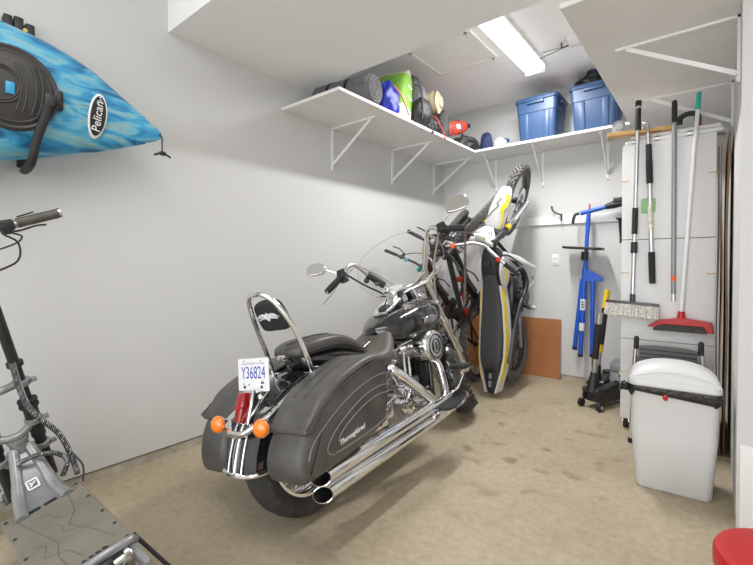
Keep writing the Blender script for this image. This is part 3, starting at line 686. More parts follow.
# --- saddlebags
BAG = [(-0.384, 0.362), (-0.36, 0.335), (-0.28, 0.335), (-0.10, 0.352), (0.06, 0.375), (0.155, 0.405), (0.20, 0.46), (0.222, 0.55), (0.225, 0.63), (0.195, 0.680), (0.13, 0.702), (0.05, 0.698), (-0.05, 0.675), (-0.15, 0.642), (-0.245, 0.593), (-0.302, 0.532), (-0.357, 0.468), (-0.384, 0.41)]
LID = [(-0.340, 0.490), (-0.318, 0.504), (-0.275, 0.530), (-0.194, 0.578), (-0.095, 0.617), (0.011, 0.646), (0.12, 0.664), (0.205, 0.655), (0.235, 0.652), (0.202, 0.690), (0.13, 0.713), (0.05, 0.709), (-0.05, 0.686), (-0.15, 0.653), (-0.25, 0.604), (-0.306, 0.547), (-0.338, 0.512)]
def bag(sg, dx, stretch=1.0):
    BG = [(x, z if z > 0.5 else 0.5-(0.5-z)*stretch) for x, z in BAG]
    X = basis((dx, 0, 0), (1, 0, 0), (0, 0, 1), (0, sg, 0))
    b = MB(X).pillow([tuple(p[:2]) for p in spline([(x, z, 0) for x, z in BG], 4, True)], 0.20, 0.422, 0.045, steps=5).build('saddlebag', M_leather, moto, smooth=60)
    MB(X).pillow([tuple(p[:2]) for p in spline([(x, z, 0) for x, z in LID], 4, True)], 0.195, 0.428, 0.026, steps=4).build('bag_lid', M_leather, b, smooth=60)
    M_st = M_stitch
    ln = MB(X); zf = 0.4225
    for pts in ([(-0.345, 0.40), (-0.31, 0.455), (-0.20, 0.52), (-0.07, 0.575), (0.08, 0.61), (0.185, 0.615)],
                [(-0.21, 0.375), (-0.245, 0.40), (-0.22, 0.44), (-0.14, 0.49), (0.0, 0.545), (0.12, 0.565), (0.21, 0.56)],
                [(-0.205, 0.38), (-0.10, 0.385), (0.05, 0.40), (0.19, 0.425)],
                [(-0.16, 0.40), (-0.175, 0.425), (-0.12, 0.465), (0.0, 0.51), (0.11, 0.53), (0.21, 0.525)]):
        ln.tube([(p[0], p[1], zf) for p in spline([(x, z, 0) for x, z in pts], 6)], 0.0028, 6)
    ln.build('piping', M_st, b)
    l2 = MB(X)
    l2.tube([(p[0], p[1], 0.4265) for p in spline([(-0.30, 0.5485, 0), (-0.194, 0.5985, 0), (-0.095, 0.636, 0), (0.011, 0.664, 0), (0.12, 0.682, 0)], 6)], 0.0028, 6)
    for k, zz in ((0.35, 0.27), (0.35, 0.33)):
        l2.tube([(p[0], p[1], zz) for p in spline([(-0.25, 0.606, 0), (-0.15, 0.654, 0), (-0.05, 0.687, 0), (0.05, 0.710, 0)], 6)], 0.0032, 6)
    l2.build('lid_ridge', M_leather, b)
    if sg < 0:
        MB().text('Thoroughbred', 0.028, basis((-0.095, -0.4235, 0.418), Vector((0.992, 0, 0.125)), Vector((-0.125, 0, 0.992)), (0, -1, 0)), 0.001, shear=0.45).build('script_badge', M_plate, b)
    return b
M_stitch = mat('grey_piping', (0.20, 0.195, 0.185), 0.45)
bag(-1, 0.0, 1.12); bag(1, 0.085, 1.5)
# --- seats
def seatloft(st, n=28, p=0.62):
    rings = []
    for x, wd, zt, zb in st:
        zc = (zt+zb)/2; hh = (zt-zb)/2
        rings.append([(x, wd*math.copysign(abs(math.cos(t))**p, math.cos(t)), zc+hh*math.copysign(abs(math.sin(t))**p, math.sin(t))) for t in [2*PI*k/n for k in range(n)]])
    return rings
def smooth_st(st, n=5): return [tuple(v) for v in zip(*[[q[0] for q in spline([(s_[i], 0, 0) for s_ in st], n)] for i in range(4)])]
MB().loft(seatloft(smooth_st([(0.42, 0.11, 0.700, 0.60), (0.48, 0.17, 0.682, 0.58), (0.55, 0.185, 0.685, 0.57), (0.62, 0.175, 0.725, 0.58), (0.69, 0.14, 0.775, 0.61), (0.745, 0.10, 0.795, 0.66), (0.78, 0.06, 0.79, 0.71)]))).build('rider_seat', M_seat, moto, smooth=70)
pil = MB().loft(seatloft(smooth_st([(-0.055, 0.04, 0.780, 0.752), (-0.025, 0.10, 0.798, 0.735), (0.045, 0.125, 0.818, 0.735), (0.13, 0.13, 0.826, 0.738), (0.23, 0.128, 0.822, 0.738), (0.33, 0.124, 0.796, 0.715), (0.42, 0.115, 0.745, 0.67), (0.50, 0.105, 0.690, 0.62)]))).build('passenger_seat', M_leather, moto, smooth=70)
MB().tube(spline([(-0.02, -0.131, 0.755), (0.10, -0.134, 0.765), (0.24, -0.132, 0.762), (0.36, -0.118, 0.722), (0.47, -0.10, 0.66)], 6), 0.006, 6).tube(spline([(-0.03, 0.0, 0.800), (0.02, -0.05, 0.817), (0.10, -0.07, 0.830), (0.22, -0.06, 0.823)], 6), 0.003, 6).build('seat_piping', M_black, pil)
MB().loft(seatloft(smooth_st([(0.0, 0.05, 0.75, 0.70), (0.05, 0.10, 0.75, 0.66), (0.25, 0.11, 0.75, 0.62), (0.42, 0.12, 0.71, 0.58), (0.52, 0.13, 0.66, 0.56)]))).build('seat_pan', M_black_gloss, moto, smooth=60)
MB().box((-0.05, 0.0, 0.745), (0.05, 0.05, 0.03), bev=0.008).cyl((-0.068, 0, 0.745), (-0.03, 0, 0.745), 0.014, n=12).build('seat_latch', M_chrome, pil)
# --- sissy bar with pad
S0 = [(0.03, -0.145, 0.56), (-0.01, -0.145, 0.665), (-0.05, -0.140, 0.80), (-0.09, -0.132, 0.90), (-0.130, -0.108, 0.985), (-0.160, -0.078, 1.037), (-0.175, -0.040, 1.060), (-0.178, 0, 1.063)]
S1 = S0 + [(x, -y, z) for x, y, z in reversed(S0[:-1])]
sis = MB().tube(spline(S1, 6), 0.0125, 12).build('sissy_bar', M_chrome, moto)
for sg in (-1, 1):
    MB().bar((-0.07, sg*0.145, 0.60), (0.10, sg*0.145, 0.625), 0.014, 0.035, up=(0, 1, 0), bev=0.004).cyl((-0.06, sg*0.13, 0.615), (-0.06, sg*0.175, 0.615), 0.022, n=16).cyl((0.05, sg*0.13, 0.63), (0.05, sg*0.175, 0.63), 0.018, n=16).build('docking_hardware', M_chrome, sis)
Pd = Vector((-0.42, 0, 0.91)).normalized(); Pn = Vector((-0.91, 0, -0.42)).normalized()
Mpad2 = basis((-0.10, 0.022, 0.952), (0, 0.96, 0), Pd, Pn)
sp_ = MB(Mpad2).pillow([tuple(p[:2]) for p in spline([(-0.092, -0.078, 0), (-0.10, 0.0, 0), (-0.08, 0.064, 0), (0, 0.078, 0), (0.08, 0.064, 0), (0.10, 0.0, 0), (0.092, -0.078, 0), (0, -0.086, 0)], 5, True)], -0.055, 0.0, 0.022).build('backrest_pad', M_black_matte, sis, smooth=60)
emb = MB(Mpad2).prism([(-0.030, 0.0), (0.0, -0.024), (0.030, 0.0), (0.0, 0.024)], 0.0, 0.004)
for s_ in (1, -1):
    for yy, L_ in ((0.011, 0.070), (0.001, 0.088), (-0.009, 0.075)):
        emb.tube(spline([(s_*0.008, yy*0.6, 0.003), (s_*0.035, yy+0.004, 0.003), (s_*L_, yy-0.004, 0.003)], 4), [0.004]*7+[0.003, 0.0015], 6)
emb.build('winged_emblem', M_plate, sp_)
# --- tank, dash, speedometer
tank = MB().loft(seatloft(smooth_st([(0.66, 0.04, 0.80, 0.73), (0.71, 0.11, 0.83, 0.685), (0.80, 0.17, 0.875, 0.665), (0.95, 0.205, 0.920, 0.66), (1.08, 0.21, 0.945, 0.665), (1.2, 0.195, 0.952, 0.685), (1.30, 0.16, 0.945, 0.72), (1.37, 0.105, 0.925, 0.77), (1.40, 0.035, 0.90, 0.82)]), p=0.75)).build('fuel_tank', M_black_gloss, moto, smooth=70)
MB().tube(spline([(0.67, -0.05, 0.72), (0.80, -0.155, 0.675), (0.95, -0.19, 0.668), (1.1, -0.195, 0.672), (1.25, -0.175, 0.705), (1.37, -0.09, 0.78)], 6), 0.012, 8).build('tank_seam', M_black_gloss, tank)
oe = MB()
oe.pillow([(0.085*math.cos(2*PI*k/28), 0.028*math.sin(2*PI*k/28)) for k in range(28)], 0, 0.006, 0.003, basis((1.05, -0.2115, 0.80), (1, 0, 0.05), (-0.05, -0.25, 0.97), (0, -0.97, -0.25)))
oe.build('tank_badge', M_chrome_worn, tank)
dash = MB().pillow([(-0.11, -0.052), (0.09, -0.07), (0.12, 0), (0.09, 0.07), (-0.11, 0.052), (-0.125, 0)], 0, 0.022, 0.008, basis((0.875, 0, 0.912), Vector((0.90, 0, 0.43)), (0, 1, 0), Vector((-0.43, 0, 0.90)))).build('tank_console', M_chrome, moto)
MB().pillow([(0.045*math.cos(2*PI*k/20)-0.045, 0.032*math.sin(2*PI*k/20)) for k in range(20)], 0.018, 0.032, 0.008, basis((0.875, 0, 0.912), Vector((0.90, 0, 0.43)), (0, 1, 0), Vector((-0.43, 0, 0.90)))).build('ignition_switch', M_black, dash)
Msp = T(0.985, 0, 1.012) @ align((-0.40, 0, 0.92))
sd = MB(Msp).lathe([(0.03, -0.07), (0.062, -0.01), (0.076, 0.018), (0.074, 0.026), (0.064, 0.027)], n=32).build('speedometer', M_chrome, dash)
MB(Msp).lathe([(0.065, 0.024), (0.001, 0.0265)], n=32).build('dial_face', mat('dial_grey', (0.36, 0.35, 0.33), 0.45), sd)
dm = MB(Msp)
for i in range(11): dm.box((0.045, 0, 0.0268), (0.012, 0.003, 0.001), RZ(-45+27*i))
dm.bar((0, 0, 0.028), (-0.03, 0.02, 0.028), 0.003, 0.001)
dm.build('dial_marks', M_black, sd)
for yy in (-0.09, 0.09): MB().lathe([(0.03, -0.01), (0.034, 0.0), (0.034, 0.012), (0.026, 0.02), (0.001, 0.022)], T(0.93, yy*1.3, 0.895) @ align((-0.1, yy*1.5, 1)), n=20).build('fuel_cap', M_chrome, tank)
# --- fork, triple clamp, headlight, handlebar (all on the turned steering)
for sg in (-1, 1):
    fk = MB(ST).tube([(1.165, sg*0.115, 1.06), (1.38, sg*0.115, 0.70)], 0.033, 16).tube([(1.38, sg*0.115, 0.70), (1.655, sg*0.115, 0.30)], [0.030, 0.030], 16).lathe([(0.034, -0.01), (0.036, 0.0), (0.036, 0.03), (0.034, 0.04)], T(1.38, sg*0.115, 0.70) @ align((-0.516, 0, 0.857)), n=16).build('fork_leg', M_chrome_worn, moto)
    MB(ST).cyl((1.645, sg*0.06, WR), (1.645, sg*0.15, WR), 0.018, n=14).box((1.60, sg*0.10, 0.33), (0.10, 0.02, 0.07), bev=0.008).build('axle_mount', M_chrome, fk)
MB(ST).box((1.18, 0, 1.02), (0.09, 0.30, 0.03), bev=0.01).box((1.26, 0, 0.86), (0.09, 0.30, 0.035), bev=0.01).cyl((1.16, 0, 1.03), (1.28, 0, 0.82), 0.035).build('triple_clamp', M_chrome, moto)
hd = MB(ST).lathe([(0.02, -0.14), (0.06, -0.12), (0.09, -0.06), (0.098, 0), (0.10, 0.02)], T(1.42, 0, 0.93) @ align((1, 0, -0.05)), n=32).build('headlight', M_chrome, moto)
MB(ST).lathe([(0.097, 0.02), (0.08, 0.035), (0.001, 0.045)], T(1.42, 0, 0.93) @ align((1, 0, -0.05)), n=32).build('headlight_lens', M_clear, hd)
H0 = [(0.71, 0.48, 1.17), (0.79, 0.375, 1.235), (0.86, 0.315, 1.295), (0.92, 0.275, 1.302), (0.97, 0.23, 1.225), (1.03, 0.165, 1.11), (1.09, 0.09, 1.05), (1.12, 0.0, 1.04)]
H1 = H0 + [(x, -y, z) for x, y, z in reversed(H0[:-1])]
hb = MB(ST).tube(spline(H1, 6), 0.0145, 12).build('handlebar', M_chrome, moto)
for sg in (-1, 1):
    f_ = lambda p: (p[0], sg*p[1], p[2])
    gp = MB(ST)
    a, b = Vector(f_(H0[0])), Vector(f_(H0[1]))
    gp.tube([a, a+(b-a)*0.1, a+(b-a)*0.85, a+(b-a)*0.95], [0.017, 0.021, 0.021, 0.024], 14).build('grip', M_black_matte, hb)
    sw = MB(ST); c = a+(b-a)*1.12
    sw.box((0, 0, 0), (0.06, 0.055, 0.055), T(*c) @ align(b-a), bev=0.012).box((0.02, 0.0, -0.01), (0.03, 0.03, 0.03), T(*c) @ align(b-a), bev=0.004).cyl(c+Vector((0.02, 0, -0.04)), c+Vector((0.02, 0, 0.045)), 0.03, n=16)
    sw.build('switch_housing', M_black, hb)
    lv = MB(ST).tube(spline([c+Vector((0.05, 0, 0.0)), c+Vector((0.06, sg*0.05, -0.02)), c+Vector((0.035, sg*0.12, -0.075)), c+Vector((0.0, sg*0.20, -0.12))], 5), [0.008]*5+[0.007]*5+[0.006]*6, 8, flat=0.5)
    lv.build('lever', M_chrome, hb)
    MB(ST).tube(spline([c, c+Vector((0.02, sg*0.03, 0.04)), Vector(f_((0.815, 0.455, 1.335)))], 4), 0.006, 8).build('mirror_stem', M_chrome, hb)
    mo = spline([(-0.066, -0.012, 0), (-0.055, 0.03, 0), (0.0, 0.048, 0), (0.05, 0.036, 0), (0.068, -0.005, 0), (0.05, -0.042, 0), (-0.01, -0.048, 0), (-0.052, -0.04, 0)], 4, True)
    k = 1.0 if sg > 0 else 1.25
    c_ = Vector(f_((0.80, 0.51, 1.365)))
    Mm = basis(c_, Vector((0, -1, 0.0)), Vector((0.12, 0, 0.99)), Vector((-0.99, 0, 0.12))) @ RX(-14) @ RY(8*sg) @ RZ(-14)
    mh = MB(ST @ Mm).pillow([(p[0]*k, p[1]*k) for p in mo], -0.022, 0.0, 0.012).build('mirror_shell', M_chrome, hb)
    MB(ST @ Mm).prism([(p[0]*k*0.9, p[1]*k*0.9) for p in mo], 0.0005, 0.002).build('mirror_glass', M_mirror, mh, smooth=0)
# small bits hung on the bars: leather tassel at the right grip, cables
t0_ = ST @ Vector((0.72, -0.478, 1.165)); dn = Vector((0, 0.174, -0.985))
tas = MB().tube(spline([t0_+Vector((0.0, -0.01, 0.012)), t0_, t0_+dn*0.1, t0_+dn*0.28, t0_+dn*0.47], 5), [0.008]*6+[0.0072]*15, 8)
for i in range(40): tas.sphere(t0_+dn*(0.01+0.45*i/39), (0.0105, 0.0105, 0.0045), u=8, v=5)
M_braid = mat('braided_brown_leather', (0.12, 0.095, 0.08), 0.6, var=0.4, scale=60)
tas.build('braided_tassel', M_braid, hb)
def cable(pts, r, m, M=None, n=7): MB(M).tube(spline(pts, 7), r, n).build('cable', m, hb)
M_cable = mat('beige_cable_sleeve', (0.46, 0.41, 0.35), 0.45)
cable([(0.90, -0.31, 1.29), (1.02, -0.30, 1.33), (1.16, -0.20, 1.24), (1.24, -0.12, 1.02), (1.30, -0.10, 0.82), (1.22, -0.12, 0.70)], 0.0075, M_cable, ST)
cable([(0.88, -0.33, 1.27), (1.04, -0.33, 1.26), (1.20, -0.22, 1.10), (1.32, -0.15, 0.92), (1.34, -0.13, 0.75), (1.50, -0.15, 0.45)], 0.007, M_cable, ST)
cable([(0.92, -0.28, 1.26), (1.10, -0.26, 1.30), (1.26, -0.17, 1.12), (1.36, -0.09, 0.86), (1.20, -0.06, 0.75)], 0.007, M_cable, ST)
cable([(0.87, 0.33, 1.26), (1.05, 0.26, 1.30), (1.22, 0.14, 1.16), (1.25, 0.05, 1.02)], 0.0045, M_cable, ST)
cable([(0.86, 0.34, 1.25), (0.97, 0.27, 1.15), (1.10, 0.16, 1.02), (1.20, 0.08, 0.86)], 0.0065, M_black, ST)
for (x, z) in ((0.985, 1.19), (1.03, 1.10)):
    pass
MB(ST).tube([(0.975, 0.223, 1.215), (1.035, 0.155, 1.105)], 0.026, 10).sphere((0.985, 0.25, 1.18), 0.02).box((1.01, 0.19, 1.15), (0.04, 0.04, 0.06), bev=0.008).build('cable_guard', M_steel_dark, hb)
# windshield
def ws_edge(n=40):
    o = []
    for k in range(n):
        a = 2*PI*k/n
        y = 0.345*math.copysign(abs(math.cos(a))**0.85, math.cos(a)); z = 1.22+0.245*math.copysign(abs(math.sin(a))**0.9, math.sin(a))
        if z < 1.22: y *= 1-0.30*((1.22-z)/0.245)**1.5
        o.append((y, z))
    return o
def wsp(y, z, off=0.0): return (1.40-0.22*(z-0.97)-0.55*y*y+off, y, z)
WE = ws_edge()
ws = MB(ST).loft([[wsp(y*q, 1.22+(z-1.22)*q) for y, z in WE] for q in (1.0, 0.75, 0.5, 0.25, 0.01)], cap=False).build('windshield', M_clear, moto, solid=0.0)
MB(ST).tube([wsp(y, z) for y, z in WE], 0.0022, 6, True).build('windshield_edge', mat('windshield_rim', (0.45, 0.44, 0.43), 0.3), ws)
wb = MB(ST).tube(spline([wsp(-0.27, 1.10, -0.012), wsp(-0.15, 1.055, -0.012), wsp(0, 1.045, -0.012), wsp(0.15, 1.055, -0.012), wsp(0.27, 1.10, -0.012)], 6), 0.014, 8)
for sg in (-1, 1):
    wb.tube([wsp(sg*0.16, 1.055, -0.012), (1.24, sg*0.13, 0.92)], 0.009, 8).tube(spline([wsp(sg*0.26, 1.10, -0.014), (1.22, sg*0.20, 1.07), (1.16, sg*0.14, 1.03)], 5), 0.009, 8)
wb.build('windshield_bracket', M_chrome, ws)
# --- frame
M_frame = M_black_gloss
fr = MB()
for sg in (-1, 1):
    fr.tube(spline([(1.20, sg*0.04, 0.92), (1.12, sg*0.11, 0.60), (1.06, sg*0.13, 0.26), (0.96, sg*0.14, 0.185), (0.40, sg*0.14, 0.185), (0.28, sg*0.14, 0.30), (0.30, sg*0.12, 0.56), (0.45, sg*0.06, 0.64)], 6), 0.019, 10)
    fr.tube([(0.28, sg*0.14, 0.30), (0.0, sg*0.115, WR)], 0.02, 10)
    fr.tube([(0.30, sg*0.12, 0.55), (0.0, sg*0.115, WR+0.01)], 0.018, 10)
fr.tube([(1.22, 0, 0.90), (0.60, 0, 0.70), (0.35, 0, 0.60)], 0.025, 10).cyl((1.16, 0, 1.03), (1.28, 0, 0.82), 0.032)
frame_o = fr.build('frame', M_frame, moto)
MB().cyl((0, -0.16, WR), (0, 0.16, WR), 0.016, n=16).cyl((0, -0.15, WR), (0, -0.165, WR), 0.026, n=6).build('rear_axle', M_chrome, frame_o)
MB().box((0.36, 0, 0.44), (0.16, 0.20, 0.20), bev=0.03).build('oil_tank', M_chrome, moto)
# --- engine: V twin
M_eng = M_alloy
M_fin = mat('cylinder_fins', (0.27, 0.27, 0.275), 0.4, 0.8, var=0.2, scale=30)
cr = MB()
cr.pillow([tuple(p[:2]) for p in spline([(0.55, 0.22, 0), (0.72, 0.19, 0), (0.92, 0.22, 0), (0.98, 0.34, 0), (0.90, 0.44, 0), (0.74, 0.46, 0), (0.58, 0.42, 0), (0.50, 0.32, 0)], 4, True)], -0.12, 0.12, 0.03, basis((0, 0, 0), (1, 0, 0), (0, 0, 1), (0, -1, 0)))
cr.pillow([tuple(p[:2]) for p in spline([(0.34, 0.24, 0), (0.50, 0.22, 0), (0.56, 0.32, 0), (0.52, 0.44, 0), (0.38, 0.46, 0), (0.30, 0.34, 0)], 4, True)], -0.11, 0.11, 0.02, basis((0, 0, 0), (1, 0, 0), (0, 0, 1), (0, -1, 0)))
cr.box((0.66, 0, 0.50), (0.20, 0.10, 0.34), bev=0.02).box((0.90, 0, 0.46), (0.18, 0.10, 0.30), bev=0.02).box((0.70, 0, 0.56), (0.16, 0.17, 0.10), bev=0.02)
eng = cr.build('engine', M_eng, moto, smooth=50)
for s_, xt in ((1, 'front'), (-1, 'rear')):
    A = R(22.5)*s_; dv = Vector((math.sin(A), 0, math.cos(A))); base = Vector((0.76, 0, 0.36)) + dv*0.06
    Mc = T(*base) @ align(dv)
    cy = MB(Mc).cyl((0, 0, 0), (0, 0, 0.26), 0.052, n=24)
    for k in range(11): cy.box((0, 0, 0.045+0.0175*k), (0.15 if k < 7 else 0.16, 0.19, 0.008), bev=0.003)
    co = cy.build('cylinder', M_fin, eng)
    MB(Mc).box((0, 0, 0.255), (0.13, 0.155, 0.05), bev=0.012).box((0, 0, 0.295), (0.115, 0.15, 0.045), bev=0.018).cyl((-0.03, -0.08, 0.27), (-0.03, -0.088, 0.27), 0.012, n=10).cyl((0.03, -0.08, 0.27), (0.03, -0.088, 0.27), 0.012, n=10).build('rocker_cover', M_chrome, eng)
    pr2 = MB()
    for o_ in (-0.025, 0.03):
        a = Vector((0.77+s_*0.03+o_, -0.128, 0.38)); b = base + dv*0.25 + Vector((o_, -0.088, 0))
        pr2.cyl(a, b, 0.0115, n=12).cyl(a, a+(b-a)*0.14, 0.016, n=12).cyl(a+(b-a)*0.86, b, 0.015, n=12)
    pr2.build('pushrod_tube', M_chrome, eng)
# gearcase cover, primary details, tappet blocks
MB(T(0.76, -0.12, 0.33) @ RX(90)).lathe([(0.085, -0.01), (0.085, 0.022), (0.072, 0.034), (0.05, 0.038), (0.047, 0.042), (0.001, 0.044)], n=36).build('cam_cover', M_chrome, eng)
gd = MB()
gd.box((0.78, -0.128, 0.395), (0.13, 0.03, 0.035), bev=0.008).box((0.55, -0.12, 0.33), (0.10, 0.05, 0.10), bev=0.018).box((0.45, -0.13, 0.29), (0.13, 0.05, 0.07), bev=0.015)
gd.cyl((0.94, -0.10, 0.27), (0.94, -0.19, 0.27), 0.045, n=24).cyl((0.94, -0.185, 0.27), (0.94, -0.20, 0.27), 0.036, n=24)
for a in range(6): gd.cyl((0.76+0.075*math.cos(a*PI/3), -0.15, 0.33+0.075*math.sin(a*PI/3)), (0.76+0.075*math.cos(a*PI/3), -0.163, 0.33+0.075*math.sin(a*PI/3)), 0.007, n=8)
gd.cyl((0.60, -0.10, 0.41), (0.60, -0.17, 0.41), 0.03, n=20).tube(spline([(0.62, -0.14, 0.44), (0.70, -0.17, 0.43), (0.72, -0.16, 0.37)], 5), 0.008, 8)
gd.tube(spline([(0.50, -0.15, 0.36), (0.58, -0.18, 0.40), (0.68, -0.175, 0.36)], 5), 0.009, 8).tube(spline([(0.42, -0.15, 0.40), (0.50, -0.165, 0.46), (0.58, -0.15, 0.50)], 5), 0.008, 8)
gd.box((0.50, -0.11, 0.50), (0.06, 0.05, 0.05), bev=0.01).box((0.56, -0.13, 0.56), (0.05, 0.04, 0.05), bev=0.01).cyl((0.60, -0.15, 0.61), (0.66, -0.15, 0.585), 0.014, n=12).cyl((0.50, -0.155, 0.575), (0.50, -0.175, 0.575), 0.02, n=14)
gd.tube(spline([(0.55, -0.16, 0.66), (0.66, -0.165, 0.655), (0.74, -0.16, 0.675), (0.86, -0.16, 0.685)], 5), 0.008, 8).box((0.83, -0.15, 0.655), (0.05, 0.04, 0.03), bev=0.008).cyl((0.72, -0.15, 0.64), (0.77, -0.16, 0.645), 0.018, n=12)
gd.build('gearcase_trim', M_chrome, eng)
MB().cyl((1.03, -0.03, 0.30), (1.03, -0.15, 0.30), 0.045, n=24).box((1.04, -0.04, 0.45), (0.06, 0.16, 0.20), bev=0.012).build('oil_filter', M_black, eng)
MB().box((0.90, -0.09, 0.36), (0.14, 0.05, 0.18), bev=0.02).box((0.62, -0.09, 0.46), (0.12, 0.05, 0.16), bev=0.02).build('engine_side_cover', M_fin, eng)
pc = MB()
pc.pillow([tuple(p[:2]) for p in spline([(0.36, 0.24, 0), (0.90, 0.22, 0), (0.97, 0.32, 0), (0.90, 0.42, 0), (0.40, 0.42, 0), (0.30, 0.33, 0)], 4, True)], 0.13, 0.20, 0.025, basis((0, 0, 0), (1, 0, 0), (0, 0, 1), (0, 1, 0)))
pc.build('primary_cover', M_chrome, eng)
ac = MB(basis((1.01, -0.165, 0.622), (1, 0, 0), (0, 0, 1), (0, -1, 0)))
oo = [(0.122*math.cos(2*PI*k/40), 0.108*math.sin(2*PI*k/40)) for k in range(40)]
ac.pillow(oo, -0.04, 0.085, 0.028)
air = ac.build('air_cleaner', M_chrome, eng, smooth=60)
a2 = MB(basis((1.01, -0.251, 0.622), (1, 0, 0), (0, 0, 1), (0, -1, 0)))
a2.tube([(x*0.70, y*0.70, 0.0) for x, y in oo], 0.005, 6, True).tube([(x*0.42, y*0.42, 0.001) for x, y in oo], 0.004, 6, True)
for x in (-0.04, 0.0, 0.04): a2.box((x, 0, 0.001), (0.012, 0.05, 0.005), bev=0.001)
a2.build('air_cleaner_badge', M_steel_dark, air)
MB().cyl((0.85, -0.06, 0.60), (0.97, -0.15, 0.63), 0.035, n=18).box((0.80, -0.04, 0.60), (0.08, 0.09, 0.09), bev=0.015).build('carburettor', M_alloy, eng)
MB().cyl((0.42, -0.02, 0.52), (0.42, -0.15, 0.52), 0.04, n=24).box((0.66, 0.0, 0.60), (0.05, 0.12, 0.07), bev=0.015).build('horn_cover', M_chrome, eng)
# --- exhaust
h1 = spline([(0.93, -0.09, 0.60), (1.02, -0.16, 0.575), (1.05, -0.215, 0.50), (1.01, -0.26, 0.40), (0.96, -0.29, 0.325), (0.88, -0.30, 0.292)], 7)
h2 = spline([(0.60, -0.09, 0.58), (0.565, -0.17, 0.565), (0.60, -0.215, 0.52), (0.70, -0.26, 0.42), (0.79, -0.285, 0.335), (0.84, -0.30, 0.262), (0.74, -0.302, 0.225)], 7)
e1 = MB().tube(h1, 0.027, 16).build('header_pipe', M_chrome, moto)
e2 = MB().tube(h2, 0.030, 16).build('header_pipe', M_chrome, moto)
for (za, zb, xa) in ((0.300, 0.262, 1.0), (0.226, 0.195, 0.93)):
    q = MB(); a = Vector((xa, -0.302, za)); b = Vector((-0.185, -0.300, zb)); d = (b-a)
    n_ = 24; ring = []
    P = [(0.0, 0.026), (0.10, 0.028), (0.30, 0.032), (0.95, 0.034), (1.0, 0.035)]
    xs = d.normalized(); ys = Vector((0, 1, 0)); zs = xs.cross(ys)
    rings = []
    for t, r_ in P: rings.append([a+d*t + (ys*math.cos(2*PI*k/n_)+zs*math.sin(2*PI*k/n_))*r_ + xs*(0.025*math.cos(2*PI*k/n_) if t == 1.0 else 0) for k in range(n_)])
    for dr, t in ((0.0315, 1.0), (0.031, 0.93), (0.001, 0.925)): rings.append([a+d*t + (ys*math.cos(2*PI*k/n_)+zs*math.sin(2*PI*k/n_))*dr + xs*(0.025*math.cos(2*PI*k/n_) if t == 1.0 else 0) for k in range(n_)])
    q.loft(rings[:6], cap=False)
    mf = q.build('exhaust_pipe', M_chrome, moto, smooth=50)
    MB().loft(rings[5:], cap=False).build('pipe_bore', M_steel_dark, mf, smooth=50)
MB().box((0.20, -0.26, 0.245), (0.05, 0.05, 0.09), bev=0.006).box((0.52, -0.25, 0.25), (0.04, 0.08, 0.05), bev=0.006).build('exhaust_hanger', M_steel_dark, moto)
# --- floorboards, pedal, engine guard, stand
for sg in (-1, 1):
    ol = spline([(0.78, -0.32, 0), (0.77, -0.36, 0), (0.80, -0.415, 0), (0.93, -0.43, 0), (1.04, -0.415, 0), (1.07, -0.37, 0), (1.05, -0.32, 0), (0.93, -0.305, 0)], 4, True)
    Mf = T(0, 0, 0.285) @ T(0.95, 0, 0) @ RY(-9) @ T(-0.95, 0, 0)
    fb = MB(Mf).prism([(p.x, p.y*(-sg)) for p in ol], 0, 0.012).build('floorboard', M_chrome, moto, smooth=0)
    MB(Mf).prism([(0.93+(p.x-0.93)*0.86, sg*(-0.368+(p.y+0.368)*0.76)*(-1)) for p in ol], 0.012, 0.019).build('rubber_pad', M_black_matte, fb, smooth=0)
    MB().bar((0.95, sg*0.14, 0.26), (0.95, sg*0.36, 0.28), 0.03, 0.025).build('floorboard_mount', M_chrome, fb)
MB().tube(spline([(0.82, -0.20, 0.30), (0.96, -0.34, 0.33), (1.08, -0.36, 0.40), (1.09, -0.37, 0.455)], 5), 0.011, 8).build('brake_arm', M_chrome, moto)
MB().box((1.075, -0.37, 0.475), (0.105, 0.11, 0.026), bev=0.006).build('brake_pedal', M_black_matte, moto)
MB().tube([(0.74, 0.17, 0.22), (0.80, 0.255, 0.058)], 0.013, 10).box((0.81, 0.262, 0.055), (0.06, 0.03, 0.012), bev=0.003).build('kickstand', M_chrome, moto)
MB().cyl((0.52, 0.17, 0.40), (0.52, 0.19, 0.40), 0.03).tube([(0.0, 0.14, WR), (0.30, 0.165, 0.30)], 0.018, 8).build('belt_guard', M_chrome, moto)
# ---------------------------------------------------------------- dirt bike stood upright on its tail (local: X forward = up the wall, Y left, Z = out of the wall)
def upright(roll, pitch):
    X = Vector((-math.sin(R(roll)), math.sin(R(pitch)), math.cos(R(roll)))).normalized()
    Z = Vector((0, -1, 0)); Z = (Z-X*Z.dot(X)).normalized(); Y = Z.cross(X)
    return Matrix((X, Y, Z)).transposed().to_euler()
M_dw = mat('bike_white_plastic', (0.62, 0.62, 0.62), 0.35)
M_dy = mat('bike_yellow', (0.80, 0.62, 0.02), 0.4)
M_seatblk = mat('gripper_seat', (0.045, 0.046, 0.05), 0.6, bump=0.15, bscale=180)
M_gold = mat('gold_anodised', (0.55, 0.36, 0.06), 0.3, 0.9)
db = thing('dirt_bike', 'white and yellow dirt bike stood upright on its tail against the back wall', 'dirt bike', (-1.55, 4.37, 0.372), upright(1.0, 2.5))
DR = 0.335
wheel('rear_wheel', T(0, 0, DR), 0.325, 0.11, 0.235, db, spokes=36, tread=False, rimmat=M_black, tm=M_tire_light, knob=0.018, nk=34, rows=5, hub_w=0.06, disc=(0.11, -0.06, M_alu), spokemat=M_alu)
DA = Vector((-0.46, 0, 0.89)).normalized(); DP = Vector((1.06, 0, 0.93))
